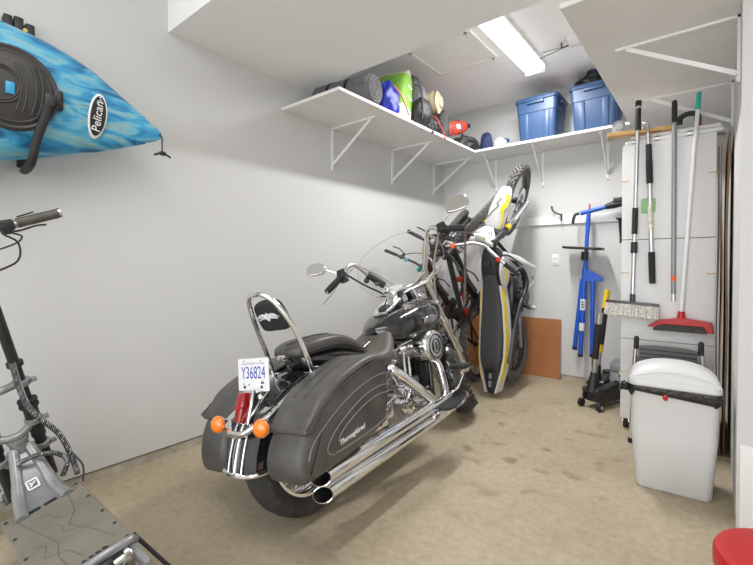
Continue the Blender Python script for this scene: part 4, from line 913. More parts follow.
DS = T(*DP) @ Matrix.Rotation(R(-20), 4, DA) @ T(*(-DP))
wheel('front_wheel', DS @ T(1.45, 0, 0.35), 0.345, 0.085, 0.27, db, spokes=36, tread=False, rimmat=M_black, tm=M_tire_light, knob=0.016, nk=38, rows=4, hub_w=0.055, disc=(0.13, 0.055, M_alu), spokemat=M_alu)
for sg in (-1, 1):
    fk = MB(DS).tube([(0.99, sg*0.10, 1.02), (1.16, sg*0.10, 0.70)], 0.029, 14).build('fork_leg', M_steel_dark, db)
    MB(DS).tube([(1.16, sg*0.10, 0.70), (1.44, sg*0.10, 0.33)], 0.024, 14).build('fork_slider', M_alu, fk)
    MB(DS).bar((1.235, sg*0.125, 0.60), (1.45, sg*0.125, 0.32), 0.05, 0.012, up=(0, 1, 0), bev=0.004).build('fork_guard', M_dw, fk)
    MB(DS).lathe([(0.030, -0.012), (0.034, 0), (0.034, 0.05), (0.030, 0.06)], T(1.17, sg*0.10, 0.69) @ align((-0.46, 0, 0.89)), n=14).build('fork_seal', M_dy, fk)
MB(DS).box((1.0, 0, 0.985), (0.07, 0.26, 0.03), bev=0.008).box((1.09, 0, 0.83), (0.07, 0.26, 0.035), bev=0.008).build('triple_clamp', M_steel_dark, db)
# front fender (arched blade)
def blade(st, M, th=0.006):
    rings = []
    for x, z, wd, cr in st:
        top = [(x, wd*t, z - cr*abs(t)**2.2) for t in (-1, -0.85, -0.6, -0.3, 0, 0.3, 0.6, 0.85, 1)]
        rings.append(top + [(p[0], p[1]*0.98, p[2]-th) for p in reversed(top)])
    return MB(M).loft(rings)
FST = [(0.72, 0.70, 0.05, 0.02), (0.86, 0.765, 0.062, 0.025), (1.0, 0.80, 0.075, 0.03), (1.15, 0.815, 0.086, 0.03), (1.28, 0.815, 0.088, 0.03), (1.40, 0.80, 0.075, 0.025), (1.49, 0.775, 0.052, 0.018), (1.515, 0.765, 0.03, 0.01)]
ff = blade(FST, DS).build('front_fender', M_dw, db, smooth=50)
fd = MB(DS)
fd.tube(spline([(1.44, -0.045, 0.795), (1.36, -0.055, 0.808), (1.30, -0.035, 0.819), (1.22, -0.06, 0.814), (1.10, -0.055, 0.808)], 5), [0.016, 0.02, 0.02, 0.018, 0.018, 0.018, 0.024, 0.026, 0.024, 0.02, 0.018, 0.016, 0.014, 0.012, 0.01, 0.009, 0.008, 0.007, 0.006, 0.005, 0.004], 8, flat=0.12)
fd.build('fender_decal', M_dy, ff)
MB(DS).tube(spline([(1.40, 0.005, 0.806), (1.34, 0.03, 0.813), (1.33, 0.005, 0.818), (1.26, 0.05, 0.812), (1.20, 0.075, 0.805)], 4), 0.004, 6, flat=0.4).build('fender_line', M_black, ff)
# headlight mask
hm = [(-0.06, -0.105), (0.0, -0.115), (0.06, -0.085), (0.13, -0.04), (0.13, 0.04), (0.06, 0.085), (0.0, 0.115), (-0.06, 0.105), (-0.03, 0.0)]
mk = MB(DS).pillow(hm, -0.02, 0.03, 0.02, basis((1.005, 0, 0.985), Vector((0.75, 0, -0.55)).normalized(), (0, 1, 0), Vector((-0.55*-1, 0, 0.75)).normalized())).build('headlight_mask', M_dw, db)
mm = MB(DS @ basis((1.005, 0, 0.985), Vector((0.75, 0, -0.55)).normalized(), (0, 1, 0), Vector((0.55, 0, 0.75)).normalized()))
for a, b in (((0.03, -0.06), (0.09, -0.045)), ((0.03, -0.04), (0.07, -0.03)), ((-0.01, -0.065), (0.02, -0.055))): mm.bar((a[0], a[1], 0.0305), (b[0], b[1], 0.0305), 0.012, 0.002)
mm.build('mask_decal', M_black, mk)
MB(DS).box((1.0, 0.02, 1.015), (0.05, 0.10, 0.03), bev=0.008).build('instrument_display', mat('display_grey', (0.32, 0.36, 0.28), 0.3), db)
# handlebar
dbar = MB(DS).tube(spline([(0.80, 0.40, 1.075), (0.86, 0.26, 1.10), (0.92, 0.12, 1.075), (0.95, 0.05, 1.03), (0.95, -0.05, 1.03), (0.92, -0.12, 1.075), (0.86, -0.26, 1.10), (0.80, -0.40, 1.075)], 6), 0.014, 12).build('handlebar', M_alu, db)
for sg in (-1, 1):
    a, b = Vector((0.80, sg*0.40, 1.075)), Vector((0.852, sg*0.275, 1.10))
    MB(DS).cyl(a+(a-b)*0.05, b, 0.018, n=14).cyl(b, b+(b-a)*0.06, 0.026, n=14).build('grip', M_black_matte, dbar)
    MB(DS).box((0.875, sg*0.21, 1.095), (0.04, 0.045, 0.035), bev=0.006).build('switch_block', M_orange if sg > 0 else M_red, dbar)
    MB(DS).tube(spline([(0.90, sg*0.20, 1.09), (0.93, sg*0.27, 1.085), (0.885, sg*0.40, 1.06)], 5), 0.006, 8).build('lever', M_black, dbar)
    MB(DS).tube(spline([(0.90, sg*0.50, 1.05), (0.915, sg*0.42, 1.06), (0.925, sg*0.34, 1.06), (0.93, sg*0.22, 1.07)], 6), [0.004+0.0016*k for k in range(14)]+[0.022]*5, 8, flat=0.25).build('hand_guard', M_dw if sg < 0 else M_black, dbar)
# tank, shrouds, seat, side panels, tail
MB().loft(seatloft(smooth_st([(0.58, 0.06, 0.84, 0.60), (0.66, 0.085, 0.865, 0.60), (0.78, 0.095, 0.90, 0.62), (0.88, 0.08, 0.91, 0.68), (0.94, 0.05, 0.90, 0.75)]))).cyl((0.80, 0, 0.89), (0.80, 0, 0.925), 0.035, n=20).build('fuel_tank', M_black, db, smooth=60)
MB().loft(seatloft(smooth_st([(-0.16, 0.05, 0.835, 0.80), (-0.13, 0.08, 0.855, 0.80), (-0.04, 0.097, 0.862, 0.79), (0.12, 0.103, 0.850, 0.77), (0.30, 0.100, 0.842, 0.75), (0.48, 0.085, 0.848, 0.74), (0.62, 0.070, 0.868, 0.76), (0.69, 0.055, 0.875, 0.79)]), p=0.5)).build('seat', M_seatblk, db, smooth=55)
sl = MB()
for x in (0.655, -0.10): sl.torus(0.022, 0.0035, T(x, 0, 0.868 if x > 0 else 0.858), n=6, k=6)
sl.build('seat_logo', M_black, db)
for sg in (-1, 1):
    def side(pts, y0, y1, m, nm, par=db): return MB(basis((0, 0, 0), (1, 0, 0), (0, 0, 1), (0, -1, 0))).prism([tuple(p[:2]) for p in spline([(x, z, 0) for x, z in pts], 3, True)], -sg*y0, -sg*y1).build(nm, m, par, smooth=40)
    sh = side([(0.62, 0.82), (0.74, 0.865), (0.85, 0.82), (0.84, 0.74), (0.72, 0.69), (0.60, 0.74)], 0.085, 0.112, M_dw, 'radiator_shroud')
    side([(0.63, 0.77), (0.74, 0.80), (0.82, 0.79), (0.75, 0.75), (0.65, 0.735)], 0.1115, 0.1145, M_dy, 'shroud_decal', sh)
    sp_ = MB().loft([[(x, sg*(y+dy), z+dz) for dy, dz in ((-0.008, 0.015), (0.006, 0.012), (0.010, -0.12), (-0.004, -0.12))] for x, y, z in [(0.60, 0.085, 0.83), (0.40, 0.103, 0.80), (0.15, 0.115, 0.79), (-0.02, 0.115, 0.80), (-0.15, 0.098, 0.815), (-0.26, 0.070, 0.825), (-0.352, 0.048, 0.832)]]).build('side_panel', M_dw, db, smooth=40)
    MB().loft([[(x, sg*(y+0.0105+dy), z+dz) for dy, dz in ((-0.003, 0.0145), (0.0025, 0.0135), (0.0025, -0.05), (-0.003, -0.05))] for x, y, z in [(0.58, 0.087, 0.83), (0.40, 0.103, 0.80), (0.15, 0.115, 0.79), (-0.02, 0.115, 0.80), (-0.15, 0.098, 0.815), (-0.25, 0.073, 0.825)]]).build('panel_decal', M_dy, sp_, smooth=40)
rfd = blade([(0.0, 0.80, 0.10, 0.02), (-0.12, 0.815, 0.09, 0.02), (-0.22, 0.825, 0.070, 0.02), (-0.30, 0.828, 0.055, 0.02), (-0.352, 0.825, 0.045, 0.018), (-0.366, 0.818, 0.025, 0.012)], T(0, 0, 0)).build('rear_fender', M_black, db, smooth=50)
MB().box((-0.21, 0.006, 0.829), (0.05, 0.028, 0.006), bev=0.002).box((-0.28, 0.008, 0.831), (0.055, 0.03, 0.006), bev=0.002).build('fender_label', M_grey_paint, rfd)
en = MB()
en.box((0.52, 0, 0.42), (0.34, 0.20, 0.28), bev=0.05).cyl((0.62, 0, 0.50), (0.70, 0, 0.72), 0.075, n=20).cyl((0.50, -0.10, 0.40), (0.50, -0.16, 0.40), 0.09, n=24).cyl((0.46, 0.10, 0.38), (0.46, 0.15, 0.38), 0.07, n=24)
en.build('engine', M_steel_dark, db)
fr2 = MB()
for sg in (-1, 1):
    fr2.tube(spline([(1.04, sg*0.03, 0.90), (0.86, sg*0.07, 0.55), (0.72, sg*0.08, 0.28), (0.40, sg*0.08, 0.27), (0.32, sg*0.09, 0.50), (0.50, sg*0.08, 0.72), (1.02, sg*0.03, 0.88)], 5), 0.016, 8)
    fr2.tube([(0.36, sg*0.08, 0.62), (-0.14, sg*0.06, 0.79)], 0.012, 8)
fr2.build('frame', M_black, db)
MB().bar((0.36, 0.085, 0.40), (0.0, 0.085, DR), 0.03, 0.06, bev=0.006).bar((0.36, -0.085, 0.40), (0.0, -0.085, DR), 0.03, 0.06, bev=0.006).box((0.34, 0, 0.40), (0.06, 0.18, 0.07), bev=0.01).build('swingarm', M_alloy, db)
MB().tube(spline([(0.70, -0.10, 0.60), (0.76, -0.15, 0.50), (0.62, -0.165, 0.40), (0.40, -0.14, 0.52), (0.20, -0.13, 0.62)], 6), 0.022, 12).tube([(0.20, -0.13, 0.62), (-0.10, -0.125, 0.72)], [0.04, 0.037], 16).build('exhaust_pipe', M_steel_dark, db)
fp = MB()
for sg in (-1, 1): fp.cyl((0.40, sg*0.10, 0.37), (0.40, sg*0.22, 0.37), 0.012, n=8).box((0.40, sg*0.20, 0.372), (0.05, 0.09, 0.02), bev=0.003)
fp.build('footpeg', M_alloy, db)
MB().tube(spline([(0.58, -0.17, 0.36), (0.66, -0.205, 0.33), (0.70, -0.20, 0.36)], 4), 0.009, 8).build('brake_pedal', M_alu, db)

# ---------------------------------------------------------------- mountain bikes stood upright beside it
def bicycle(label, loc, roll, pitch, steer, fcol, acc, size=1.0, clampm=None, tw=0.058):
    clampm = clampm or acc
    t = thing('mountain_bike', label, 'bicycle', loc, upright(roll, pitch), 'mountain bikes stood up in the corner')
    WRb = 0.36
    wheel('rear_wheel', T(0, 0, WRb), WRb-0.008, tw, 0.305, t, spokes=32, tread=False, rimmat=M_black, tm=M_tire_light, knob=0.010, nk=54, rows=4, hub_w=0.05, hub_r=0.024, sr=0.0016, disc=(0.08, 0.04, M_alu), spokemat=M_black)
    HA = Vector((-0.407, 0, 0.914)); HP = Vector((0.92, 0, 0.80))
    SM = T(*HP) @ Matrix.Rotation(R(steer), 4, HA) @ T(*(-HP))
    wheel('front_wheel', SM @ T(1.16, 0, WRb), WRb-0.008, tw, 0.305, t, spokes=32, tread=False, rimmat=M_black, tm=M_tire_light, knob=0.010, nk=54, rows=4, hub_w=0.05, hub_r=0.024, sr=0.0016, disc=(0.09, 0.045, M_alu), spokemat=M_black)
    f = MB()
    f.tube([(0.94, 0, 0.74), (0.62, 0, 0.52), (0.44, 0, 0.35)], [0.033, 0.036, 0.036], 12).tube([(0.90, 0, 0.83), (0.30, 0, 0.64)], [0.025, 0.022], 12).tube([(0.44, 0, 0.35), (0.24, 0, 0.78)], 0.017, 12)
    f.tube([(0.955, 0, 0.715), (0.89, 0, 0.86)], 0.028, 14)
    fo_ = f.build('frame', fcol, t)
    r = MB()
    for sg in (-1, 1):
        r.tube([(0.0, sg*0.07, WRb), (0.36, sg*0.045, 0.40)], 0.011, 8).tube([(0.0, sg*0.07, WRb), (0.12, sg*0.06, 0.52), (0.33, sg*0.035, 0.62)], 0.010, 8)
    r.bar((0.34, 0, 0.42), (0.46, 0, 0.36), 0.08, 0.04, bev=0.008)
    r.build('rear_triangle', fcol, t)
    sh = MB().tube([(0.36, 0, 0.61), (0.52, 0, 0.55), (0.66, 0, 0.63)], 0.012, 10).tube([(0.44, 0, 0.57), (0.62, 0, 0.60)], 0.022, 12).build('rear_shock', M_steel_dark, t)
    MB().tube([(0.46, 0, 0.575), (0.54, 0, 0.59)], 0.027, 12).build('shock_sleeve', acc, sh); MB().box((0.36, 0, 0.60), (0.07, 0.07, 0.05), bev=0.01).build('shock_link', acc, sh); MB().box((0.665, 0, 0.655), (0.05, 0.05, 0.04), bev=0.008).build('shock_mount', acc, sh)
    fk = MB(SM)
    for sg in (-1, 1): fk.tube([(0.985, sg*0.065, 0.66), (1.05, sg*0.065, 0.52)], 0.017, 12)
    fk.box((0.965, 0, 0.70), (0.045, 0.165, 0.045), bev=0.012)
    fko = fk.build('fork', M_alu, t)
    lo = MB(SM)
    for sg in (-1, 1): lo.tube([(1.03, sg*0.065, 0.56), (1.16, sg*0.065, WRb-0.02)], 0.021, 12)
    lo.tube(spline([(1.05, 0.065, 0.55), (1.02, 0.05, 0.60), (1.02, -0.05, 0.60), (1.05, -0.065, 0.55)], 4), 0.014, 8)
    lo.build('fork_lower', M_black, fko)
    MB(SM).cyl((0.895, 0, 0.85), (0.872, 0, 0.90), 0.02, n=14).tube([(0.875, 0, 0.895), (0.925, 0, 0.915)], 0.019, 12).build('stem', clampm, t)
    hb2 = MB(SM).tube(spline([(0.86, 0.37, 0.95), (0.90, 0.20, 0.945), (0.925, 0.06, 0.918), (0.925, -0.06, 0.918), (0.90, -0.20, 0.945), (0.86, -0.37, 0.95)], 6), 0.0125, 12).build('handlebar', M_black, t)
    for sg in (-1, 1):
        MB(SM).tube([(0.858, sg*0.378, 0.95), (0.89, sg*0.25, 0.947)], 0.0165, 12).build('grip', M_black_matte, hb2)
        MB(SM).cyl((0.895, sg*0.22, 0.945), (0.90, sg*0.195, 0.945), 0.02, n=12).box((0.92, sg*0.20, 0.935), (0.05, 0.03, 0.02), bev=0.004).tube(spline([(0.93, sg*0.20, 0.93), (0.95, sg*0.26, 0.925), (0.925, sg*0.34, 0.91)], 4), 0.006, 8).build('brake_lever', M_black, hb2)
        MB(SM).cyl((0.90, sg*0.165, 0.943), (0.905, sg*0.14, 0.94), 0.019, n=12).build('clamp_ring', clampm, hb2)
        MB(SM).tube(spline([(0.94, sg*0.19, 0.93), (1.02, sg*0.10, 0.93), (1.03, sg*0.02, 0.80), (0.97, sg*0.04, 0.68)], 6), 0.004, 6).build('brake_hose', M_black, hb2)
    MB().cyl((0.255, 0, 0.74), (0.215, 0, 0.90), 0.0145, n=12).build('seat_post', M_alu, t)
    MB().loft(seatloft(smooth_st([(0.06, 0.02, 0.935, 0.915), (0.09, 0.065, 0.955, 0.905), (0.15, 0.062, 0.955, 0.905), (0.21, 0.035, 0.948, 0.91), (0.28, 0.022, 0.943, 0.912), (0.34, 0.012, 0.935, 0.915)]))).build('saddle', M_black_matte, t, smooth=60)
    MB(T(0.44, 0, 0.35) @ RX(90)).lathe([(0.02, 0.05), (0.075, 0.048), (0.08, 0.05), (0.075, 0.054), (0.02, 0.054)], n=32).build('chainring', M_steel_dark, t)
    MB().bar((0.44, -0.075, 0.35), (0.44+0.12, -0.085, 0.35-0.12), 0.014, 0.028, bev=0.004).bar((0.44, 0.075, 0.35), (0.44-0.12, 0.085, 0.35+0.12), 0.014, 0.028, bev=0.004).cyl((0.44, -0.08, 0.35), (0.44, 0.08, 0.35), 0.018).build('crank', M_black, t)
    MB().box((0.56, -0.135, 0.23), (0.09, 0.10, 0.018), bev=0.004).box((0.32, 0.135, 0.47), (0.09, 0.10, 0.018), bev=0.004).build('pedal', M_black, t)
    t.scale = (size, size, size)
    return t
M_fblack = mat('matte_black_frame', (0.025, 0.022, 0.022), 0.4)
M_fgrey = mat('dark_maroon_frame', (0.06, 0.03, 0.028), 0.35)
M_teal = mat('teal_anodised', (0.02, 0.42, 0.50), 0.35, 0.4)
M_redacc = mat('red_anodised', (0.42, 0.04, 0.03), 0.35, 0.4)
bicycle('black mountain bike with red links stood upright between the dirt bike and the motorcycle', (-1.92, 4.47, 0.40), 1.5, -6, -52, M_fblack, M_redacc, 1.1, M_steel_dark, 0.078)
bicycle('dark mountain bike with teal bar clamps stood upright nearest the long wall', (-2.24, 4.40, 0.362), 0, -6, -42, M_fgrey, M_teal)

# ---------------------------------------------------------------- electric scooter (local: X forward, Y left, Z up)
sco = thing('electric_scooter', 'grey and black electric scooter with a wide flat deck leaning near the kayak wall', 'electric scooter', (-1.8, 0.515, 0.0), (R(-15), 0, R(180)))
M_sgrey = mat('scooter_grey_alloy', (0.33, 0.34, 0.345), 0.35, 0.55, var=0.06, scale=20)
M_deck = mat('grey_deck_rubber', (0.20, 0.185, 0.15), 0.6, var=0.12, scale=7, bump=0.15, bscale=160)
dk = MB().box((0.04, 0, 0.175), (0.60, 0.235, 0.10), bev=0.02).build('deck', M_sgrey, sco)
MB().prism([tuple(p) for p in rrect(0.295, 0.132, 0.02)], 0.225, 0.240, T(0.04, 0, 0)).build('deck_mat', M_deck, dk, bevel=0.003)
gr = MB()
for a in ([(0.30, 0.10), (-0.02, 0.03), (-0.10, 0.05), (-0.22, 0.04)], [(0.30, -0.08), (0.12, -0.06), (0.05, -0.02), (-0.06, -0.06), (-0.20, -0.10)], [(0.12, 0.05), (0.08, 0.0), (0.02, 0.0), (-0.02, -0.05)], [(0.22, 0.06), (0.20, 0.01), (0.14, 0.0), (0.10, -0.05)], [(0.04, 0.09), (0.0, 0.06), (-0.06, 0.08), (-0.10, 0.02), (-0.18, 0.0)]):
    gr.tube([(x, y, 0.2402) for x, y in a], 0.0016, 5)
gr.build('deck_groove', mat('groove_dark', (0.14, 0.13, 0.105), 0.8), dk)
for x in (-0.235, -0.12, 0.0, 0.16, 0.31):
    for y in (-0.118, 0.118): MB().cyl((x, y, 0.239), (x, y, 0.2425), 0.006, n=8).build('deck_screw', M_black, dk)
for y in (-0.02, 0.035): MB().box((0.285, y, 0.2405), (0.022, 0.042, 0.003), bev=0.001).build('vent_slot', M_black, dk)
# neck: two ribs rising from the deck to the head tube
nk = MB()
for sg in (-1, 1):
    nk.tube(spline([(0.26, sg*0.075, 0.24), (0.36, sg*0.06, 0.265), (0.46, sg*0.042-0.012, 0.34), (0.535, sg*0.028-0.02, 0.41)], 6), [0.022]*10+[0.02]*9, 10)
nk.loft([[(x, -w_, z), (x, w_, z), (x+0.03, w_, z-0.02), (x+0.03, -w_, z-0.02)] for x, w_, z in ((0.28, 0.07, 0.235), (0.37, 0.055, 0.265), (0.46, 0.04, 0.335), (0.53, 0.025, 0.40))])
no = nk.build('neck', M_sgrey, sco, smooth=50)
em2 = MB(basis((0.395, 0.0, 0.296), (0, -1, 0), Vector((0.68, 0, 0.73)), Vector((-0.73, 0, 0.68))))
for a, b in (((-0.018, -0.018), (0.018, -0.018)), ((0.018, -0.018), (0.018, 0.018)), ((0.018, 0.018), (-0.018, 0.018)), ((-0.018, 0.018), (-0.018, -0.018)), ((-0.01, -0.008), (0.01, 0.008)), ((-0.01, 0.008), (0.0, 0.0))): em2.bar((a[0], a[1], 0.001), (b[0], b[1], 0.001), 0.006, 0.003)
em2.build('neck_emblem', M_plate, no)
def stp(z, y=0.0, dx=0.0): return (0.585-(z-0.25)*0.20+dx, y-0.02, z)
MB().tube([stp(0.33, 0, -0.01), stp(0.455, 0, 0)], 0.034, 16).lathe([(0.038, -0.008), (0.040, 0), (0.038, 0.008)], T(*stp(0.45)) @ align((-0.2, 0, 1)), n=20).build('head_tube', M_sgrey, sco)
st_ = MB().tube([stp(1.22), stp(1.33)], 0.024, 14).build('stem', M_black, sco)
for sg in (-1, 1):
    fl = MB().tube([stp(0.20, sg*0.075, 0.02), stp(0.42, sg*0.075, 0.02)], 0.022, 14).tube([stp(0.42, sg*0.075, 0.02), stp(0.58, sg*0.075, 0.02)], 0.027, 14).tube([stp(0.58, sg*0.075, 0.02), stp(1.25, sg*0.070, 0.02)], 0.0195, 14).build('fork_leg', M_black, sco)
    for z in (0.575, 0.60): MB().lathe([(0.028, -0.008), (0.036, -0.005), (0.036, 0.005), (0.028, 0.008)], T(*stp(z, sg*0.075, 0.02)) @ align((-0.2, 0, 1)), n=20).build('adjuster_ring', M_black_matte, fl)
    for z in (0.69, 0.78): MB().lathe([(0.020, -0.012), (0.029, -0.009), (0.029, 0.009), (0.020, 0.012)], T(*stp(z, sg*0.075, 0.02)) @ align((-0.2, 0, 1)), n=20).build('clamp_collar', M_black_matte, fl)
for z in (0.37, 0.50, 0.69):
    cl = MB()
    c = stp(z); a = stp(z, 0.075, 0.02); b = stp(z, -0.075, 0.02)
    cl.tube(spline([a, (c[0]+0.012, 0.03, z-0.025 if z < 0.6 else z), (c[0], -0.02, z-0.035 if z < 0.6 else z), (c[0]+0.012, -0.06, z-0.025 if z < 0.6 else z), b], 5), 0.017, 10, flat=1.0)
    for p in (a, b): cl.lathe([(0.027, -0.014), (0.034, -0.010), (0.034, 0.010), (0.027, 0.014)], T(*p) @ align((-0.2, 0, 1)), n=18).box((p[0]-0.02, p[1]+(0.04 if p[1] > 0 else -0.04), p[2]), (0.018, 0.02, 0.022), bev=0.004)
    cl.build('fork_clamp', M_sgrey, sco)
M_gripgrey = mat('worn_grip', (0.075, 0.072, 0.06), 0.5, var=0.2, scale=30)
def braid(pts, r, par):
    P = spline(pts, 10); m = MB().tube(P, r, 9)
    L = len(P); acc_ = 0
    o = m.build('cable_loom', M_black_matte, par)
    h = MB()
    for s0 in (0, PI, PI/2, -PI/2):
        q = []
        for i in range(L*2-1):
            j = i/2; p = P[int(j)].lerp(P[min(int(j)+1, L-1)], j-int(j)); tg = (P[min(int(j)+1, L-1)]-P[max(int(j)-1, 0)]).normalized()
            n1 = tg.orthogonal().normalized() if i == 0 else (n1-tg*n1.dot(tg)).normalized(); n2 = tg.cross(n1)
            a = s0+i*0.85; q.append(p+(n1*math.cos(a)+n2*math.sin(a))*(r+0.0006))
        h.tube(q, r*0.13, 5)
    h.build('loom_braid', M_alloy, o)
braid([stp(0.80, -0.06, -0.04), stp(0.70, -0.055, -0.05), stp(0.60, -0.06, -0.055), stp(0.52, -0.085, -0.075), stp(0.42, -0.125, -0.09), (0.44, -0.155, 0.31), (0.38, -0.145, 0.245)], 0.0105, sco)
braid([(0.47, 0.012, 0.375), (0.445, -0.04, 0.385), (0.43, -0.10, 0.365), (0.43, -0.135, 0.305), (0.42, -0.10, 0.25)], 0.0095, sco)
MB().tube(spline([stp(0.84, 0.02, -0.03), stp(0.66, 0.035, -0.06), stp(0.54, 0.06, -0.06), (0.50, 0.085, 0.36), (0.52, 0.09, 0.28)], 6), 0.004, 6).build('brake_cable', M_black, sco)
MB().tube(spline([stp(0.45, -0.12, -0.02), (0.45, -0.16, 0.33), (0.40, -0.175, 0.26), (0.36, -0.15, 0.21)], 6), 0.004, 6).build('brake_cable', M_black, sco)
# wheels
for nm, x in (('front_wheel', 0.72), ('rear_wheel', -0.56)):
    wt = MB(T(x, 0, 0.14) @ RX(90)).lathe([(0.08, -0.035), (0.11, -0.05), (0.132, -0.042), (0.14, 0), (0.132, 0.042), (0.11, 0.05), (0.08, 0.035)], n=40, cap=False).build(nm, M_tire, sco)
    MB(T(x, 0, 0.14) @ RX(90)).lathe([(0.02, -0.045), (0.075, -0.04), (0.084, -0.034), (0.084, 0.034), (0.075, 0.04), (0.02, 0.045)], n=32).build('rim', M_steel_dark, wt)
for sg in (-1, 1):
    MB().bar((0.60, sg*0.075, 0.20), (0.72, sg*0.075, 0.14), 0.02, 0.05, bev=0.006).build('fork_arm', M_steel_dark, sco)
    MB().bar((-0.24, sg*0.075, 0.17), (-0.56, sg*0.07, 0.14), 0.02, 0.05, bev=0.006).build('swing_arm', M_sgrey, sco)
# raised rear footrest with ribs, shock and linkage
ft = MB().tube(spline([(-0.215, 0.09, 0.225), (-0.245, 0.06, 0.242), (-0.262, 0.0, 0.252), (-0.268, -0.06, 0.252), (-0.262, -0.115, 0.240), (-0.24, -0.132, 0.215)], 6), 0.015, 10).build('rear_footrest', M_sgrey, sco)
MB().loft([[(-0.215, y, 0.241), (-0.25, y, 0.254), (-0.258, y, 0.244), (-0.225, y, 0.232)] for y in (0.06, 0.04, 0.0, -0.05, -0.08)]).build('footrest_plate', M_deck, ft)
sl2 = MB()
for y in (0.03, 0.01, -0.01, -0.03, -0.05): sl2.bar((-0.212, y, 0.242), (-0.245, y-0.008, 0.254), 0.008, 0.008, bev=0.002)
sl2.build('footrest_rib', M_black, ft)
shk = MB().cyl((-0.28, 0.0, 0.205), (-0.46, 0.0, 0.195), 0.022, n=16)
sp3 = [(-0.28-0.15*i/60, 0.033*math.cos(i*0.75), 0.204+0.033*math.sin(i*0.75)-0.012*i/60) for i in range(61)]
shk.tube(sp3, 0.006, 6)
so = shk.build('rear_shock', M_black, sco)
MB().cyl((-0.285, -0.05, 0.21), (-0.285, -0.105, 0.21), 0.02, n=16).cyl((-0.31, -0.08, 0.24), (-0.31, -0.095, 0.24), 0.014, n=14).cyl((-0.31, 0.03, 0.21), (-0.31, -0.045, 0.21), 0.014).build('shock_bolt', M_chrome_worn, so)
MB().box((-0.33, -0.115, 0.205), (0.14, 0.025, 0.05), bev=0.012).box((-0.40, -0.05, 0.205), (0.10, 0.06, 0.035), bev=0.012).box((-0.36, 0.07, 0.205), (0.20, 0.03, 0.05), bev=0.01).build('shock_mount', M_sgrey, so)
MB().tube([(-0.22, -0.138, 0.225), (-0.30, -0.185, 0.09), (-0.335, -0.20, 0.052)], 0.007, 8).build('kickstand', M_black, sco)
# bar, grips, levers
MB().box(stp(1.25), (0.07, 0.21, 0.04), bev=0.01).box(stp(1.33), (0.06, 0.06, 0.05), bev=0.01).build('stem_clamp', M_sgrey, sco)
hbs = MB().tube(spline([(0.35, 0.36, 1.36), (0.38, 0.12, 1.335), (0.38, -0.12, 1.335), (0.35, -0.36, 1.36)], 6), 0.0155, 12).build('handlebar', M_alloy, sco)
for sg in (-1, 1):
    MB().tube([(0.348, sg*0.372, 1.362), (0.362, sg*0.235, 1.348)], 0.0195, 16).build('grip', M_gripgrey, hbs)
    MB().cyl((0.347, sg*0.374, 1.3625), (0.3462, sg*0.382, 1.3632), 0.0215, n=16).build('bar_end', M_chrome_worn, hbs)
    MB().box((0.365, sg*0.20, 1.345), (0.045, 0.05, 0.045), bev=0.01).build('control_pod', M_black, hbs)
    MB().tube(spline([(0.39, sg*0.185, 1.325), (0.41, sg*0.24, 1.318), (0.405, sg*0.30, 1.328), (0.40, sg*0.335, 1.325)], 5), [0.009]*6+[0.008]*10, 8, flat=0.5).box((0.385, sg*0.20, 1.325), (0.035, 0.035, 0.03), bev=0.006).build('lever', M_steel_dark, hbs)
    MB().tube(spline([(0.36, sg*0.24, 1.372), (0.352, sg*0.275, 1.378), (0.350, sg*0.295, 1.382)], 4), 0.006, 8, flat=0.5).build('throttle_tab', M_black, hbs)
    MB().tube(spline([(0.39, sg*0.19, 1.31), (0.40, sg*0.225, 1.27), (0.39, sg*0.20, 1.20), (0.37, sg*0.09, 1.16), stp(1.05, sg*0.02, -0.03)], 7), 0.004, 6).tube(spline([(0.385, sg*0.21, 1.315), (0.385, sg*0.24, 1.295), (0.38, sg*0.21, 1.27), (0.37, sg*0.10, 1.25)], 6), 0.0035, 6).build('brake_cable', M_black, hbs)
# ---------------------------------------------------------------- back wall: ledger rail, hooks, outlet, hardboard, repair stand
struct(MB().box((-1.27, YB-0.010, 1.655), (1.66, 0.020, 0.085), bev=0.003).build('trim_2', M_trim, smooth=0))
out = thing('wall_outlet', 'white electrical outlet plate low on the back wall beside the dirt bike', 'outlet', (-1.305, YB, 1.243))
MB().box((0, -0.003, 0), (0.072, 0.006, 0.115), bev=0.003).build('cover_plate', M_white_plastic, out)
for z in (-0.022, 0.022):
    so_ = MB(RX(90)).pillow([tuple(p) for p in rrect(0.018, 0.014, 0.010)], 0.004, 0.009, 0.002, T(0, z, 0)).build('socket', M_white_plastic, out)
    MB().box((-0.006, -0.0095, z+0.002), (0.002, 0.001, 0.008)).box((0.006, -0.0095, z+0.002), (0.002, 0.001, 0.008)).build('slot', M_seam, so_)
hb_ = MB().box((0, 0, 0.31), (1.05, 0.006, 0.62), RX(-3)).build('hardboard_sheet', M_hardboard, None, smooth=0)
hb_.location = (-1.765, YB-0.048, 0.001)
tag(hb_, 'brown hardboard sheet leaning on the back wall behind the bikes', 'board')
hk = thing('wall_hook', 'small black coat hook screwed to the white rail left of the blue stand', 'hook', (-1.262, YB-0.02, 1.69))
MB().box((0.02, -0.003, -0.005), (0.02, 0.006, 0.07), RY(0), bev=0.002).build('hook_plate', M_black, hk)
MB().tube(spline([(0.02, -0.01, 0.02), (-0.01, -0.03, 0.03), (-0.05, -0.05, 0.06), (-0.06, -0.055, 0.095)], 5), 0.007, 8).sphere((-0.06, -0.055, 0.10), 0.012).tube(spline([(0.02, -0.01, -0.02), (0.025, -0.035, -0.045), (0.03, -0.045, -0.02)], 4), 0.006, 8).build('hook_arm', M_black, hk)
br_ = thing('rail_bracket', 'black angled shelf bracket under the end of the white rail by the tall cabinet', 'bracket', (-0.70, YB-0.02, 1.62))
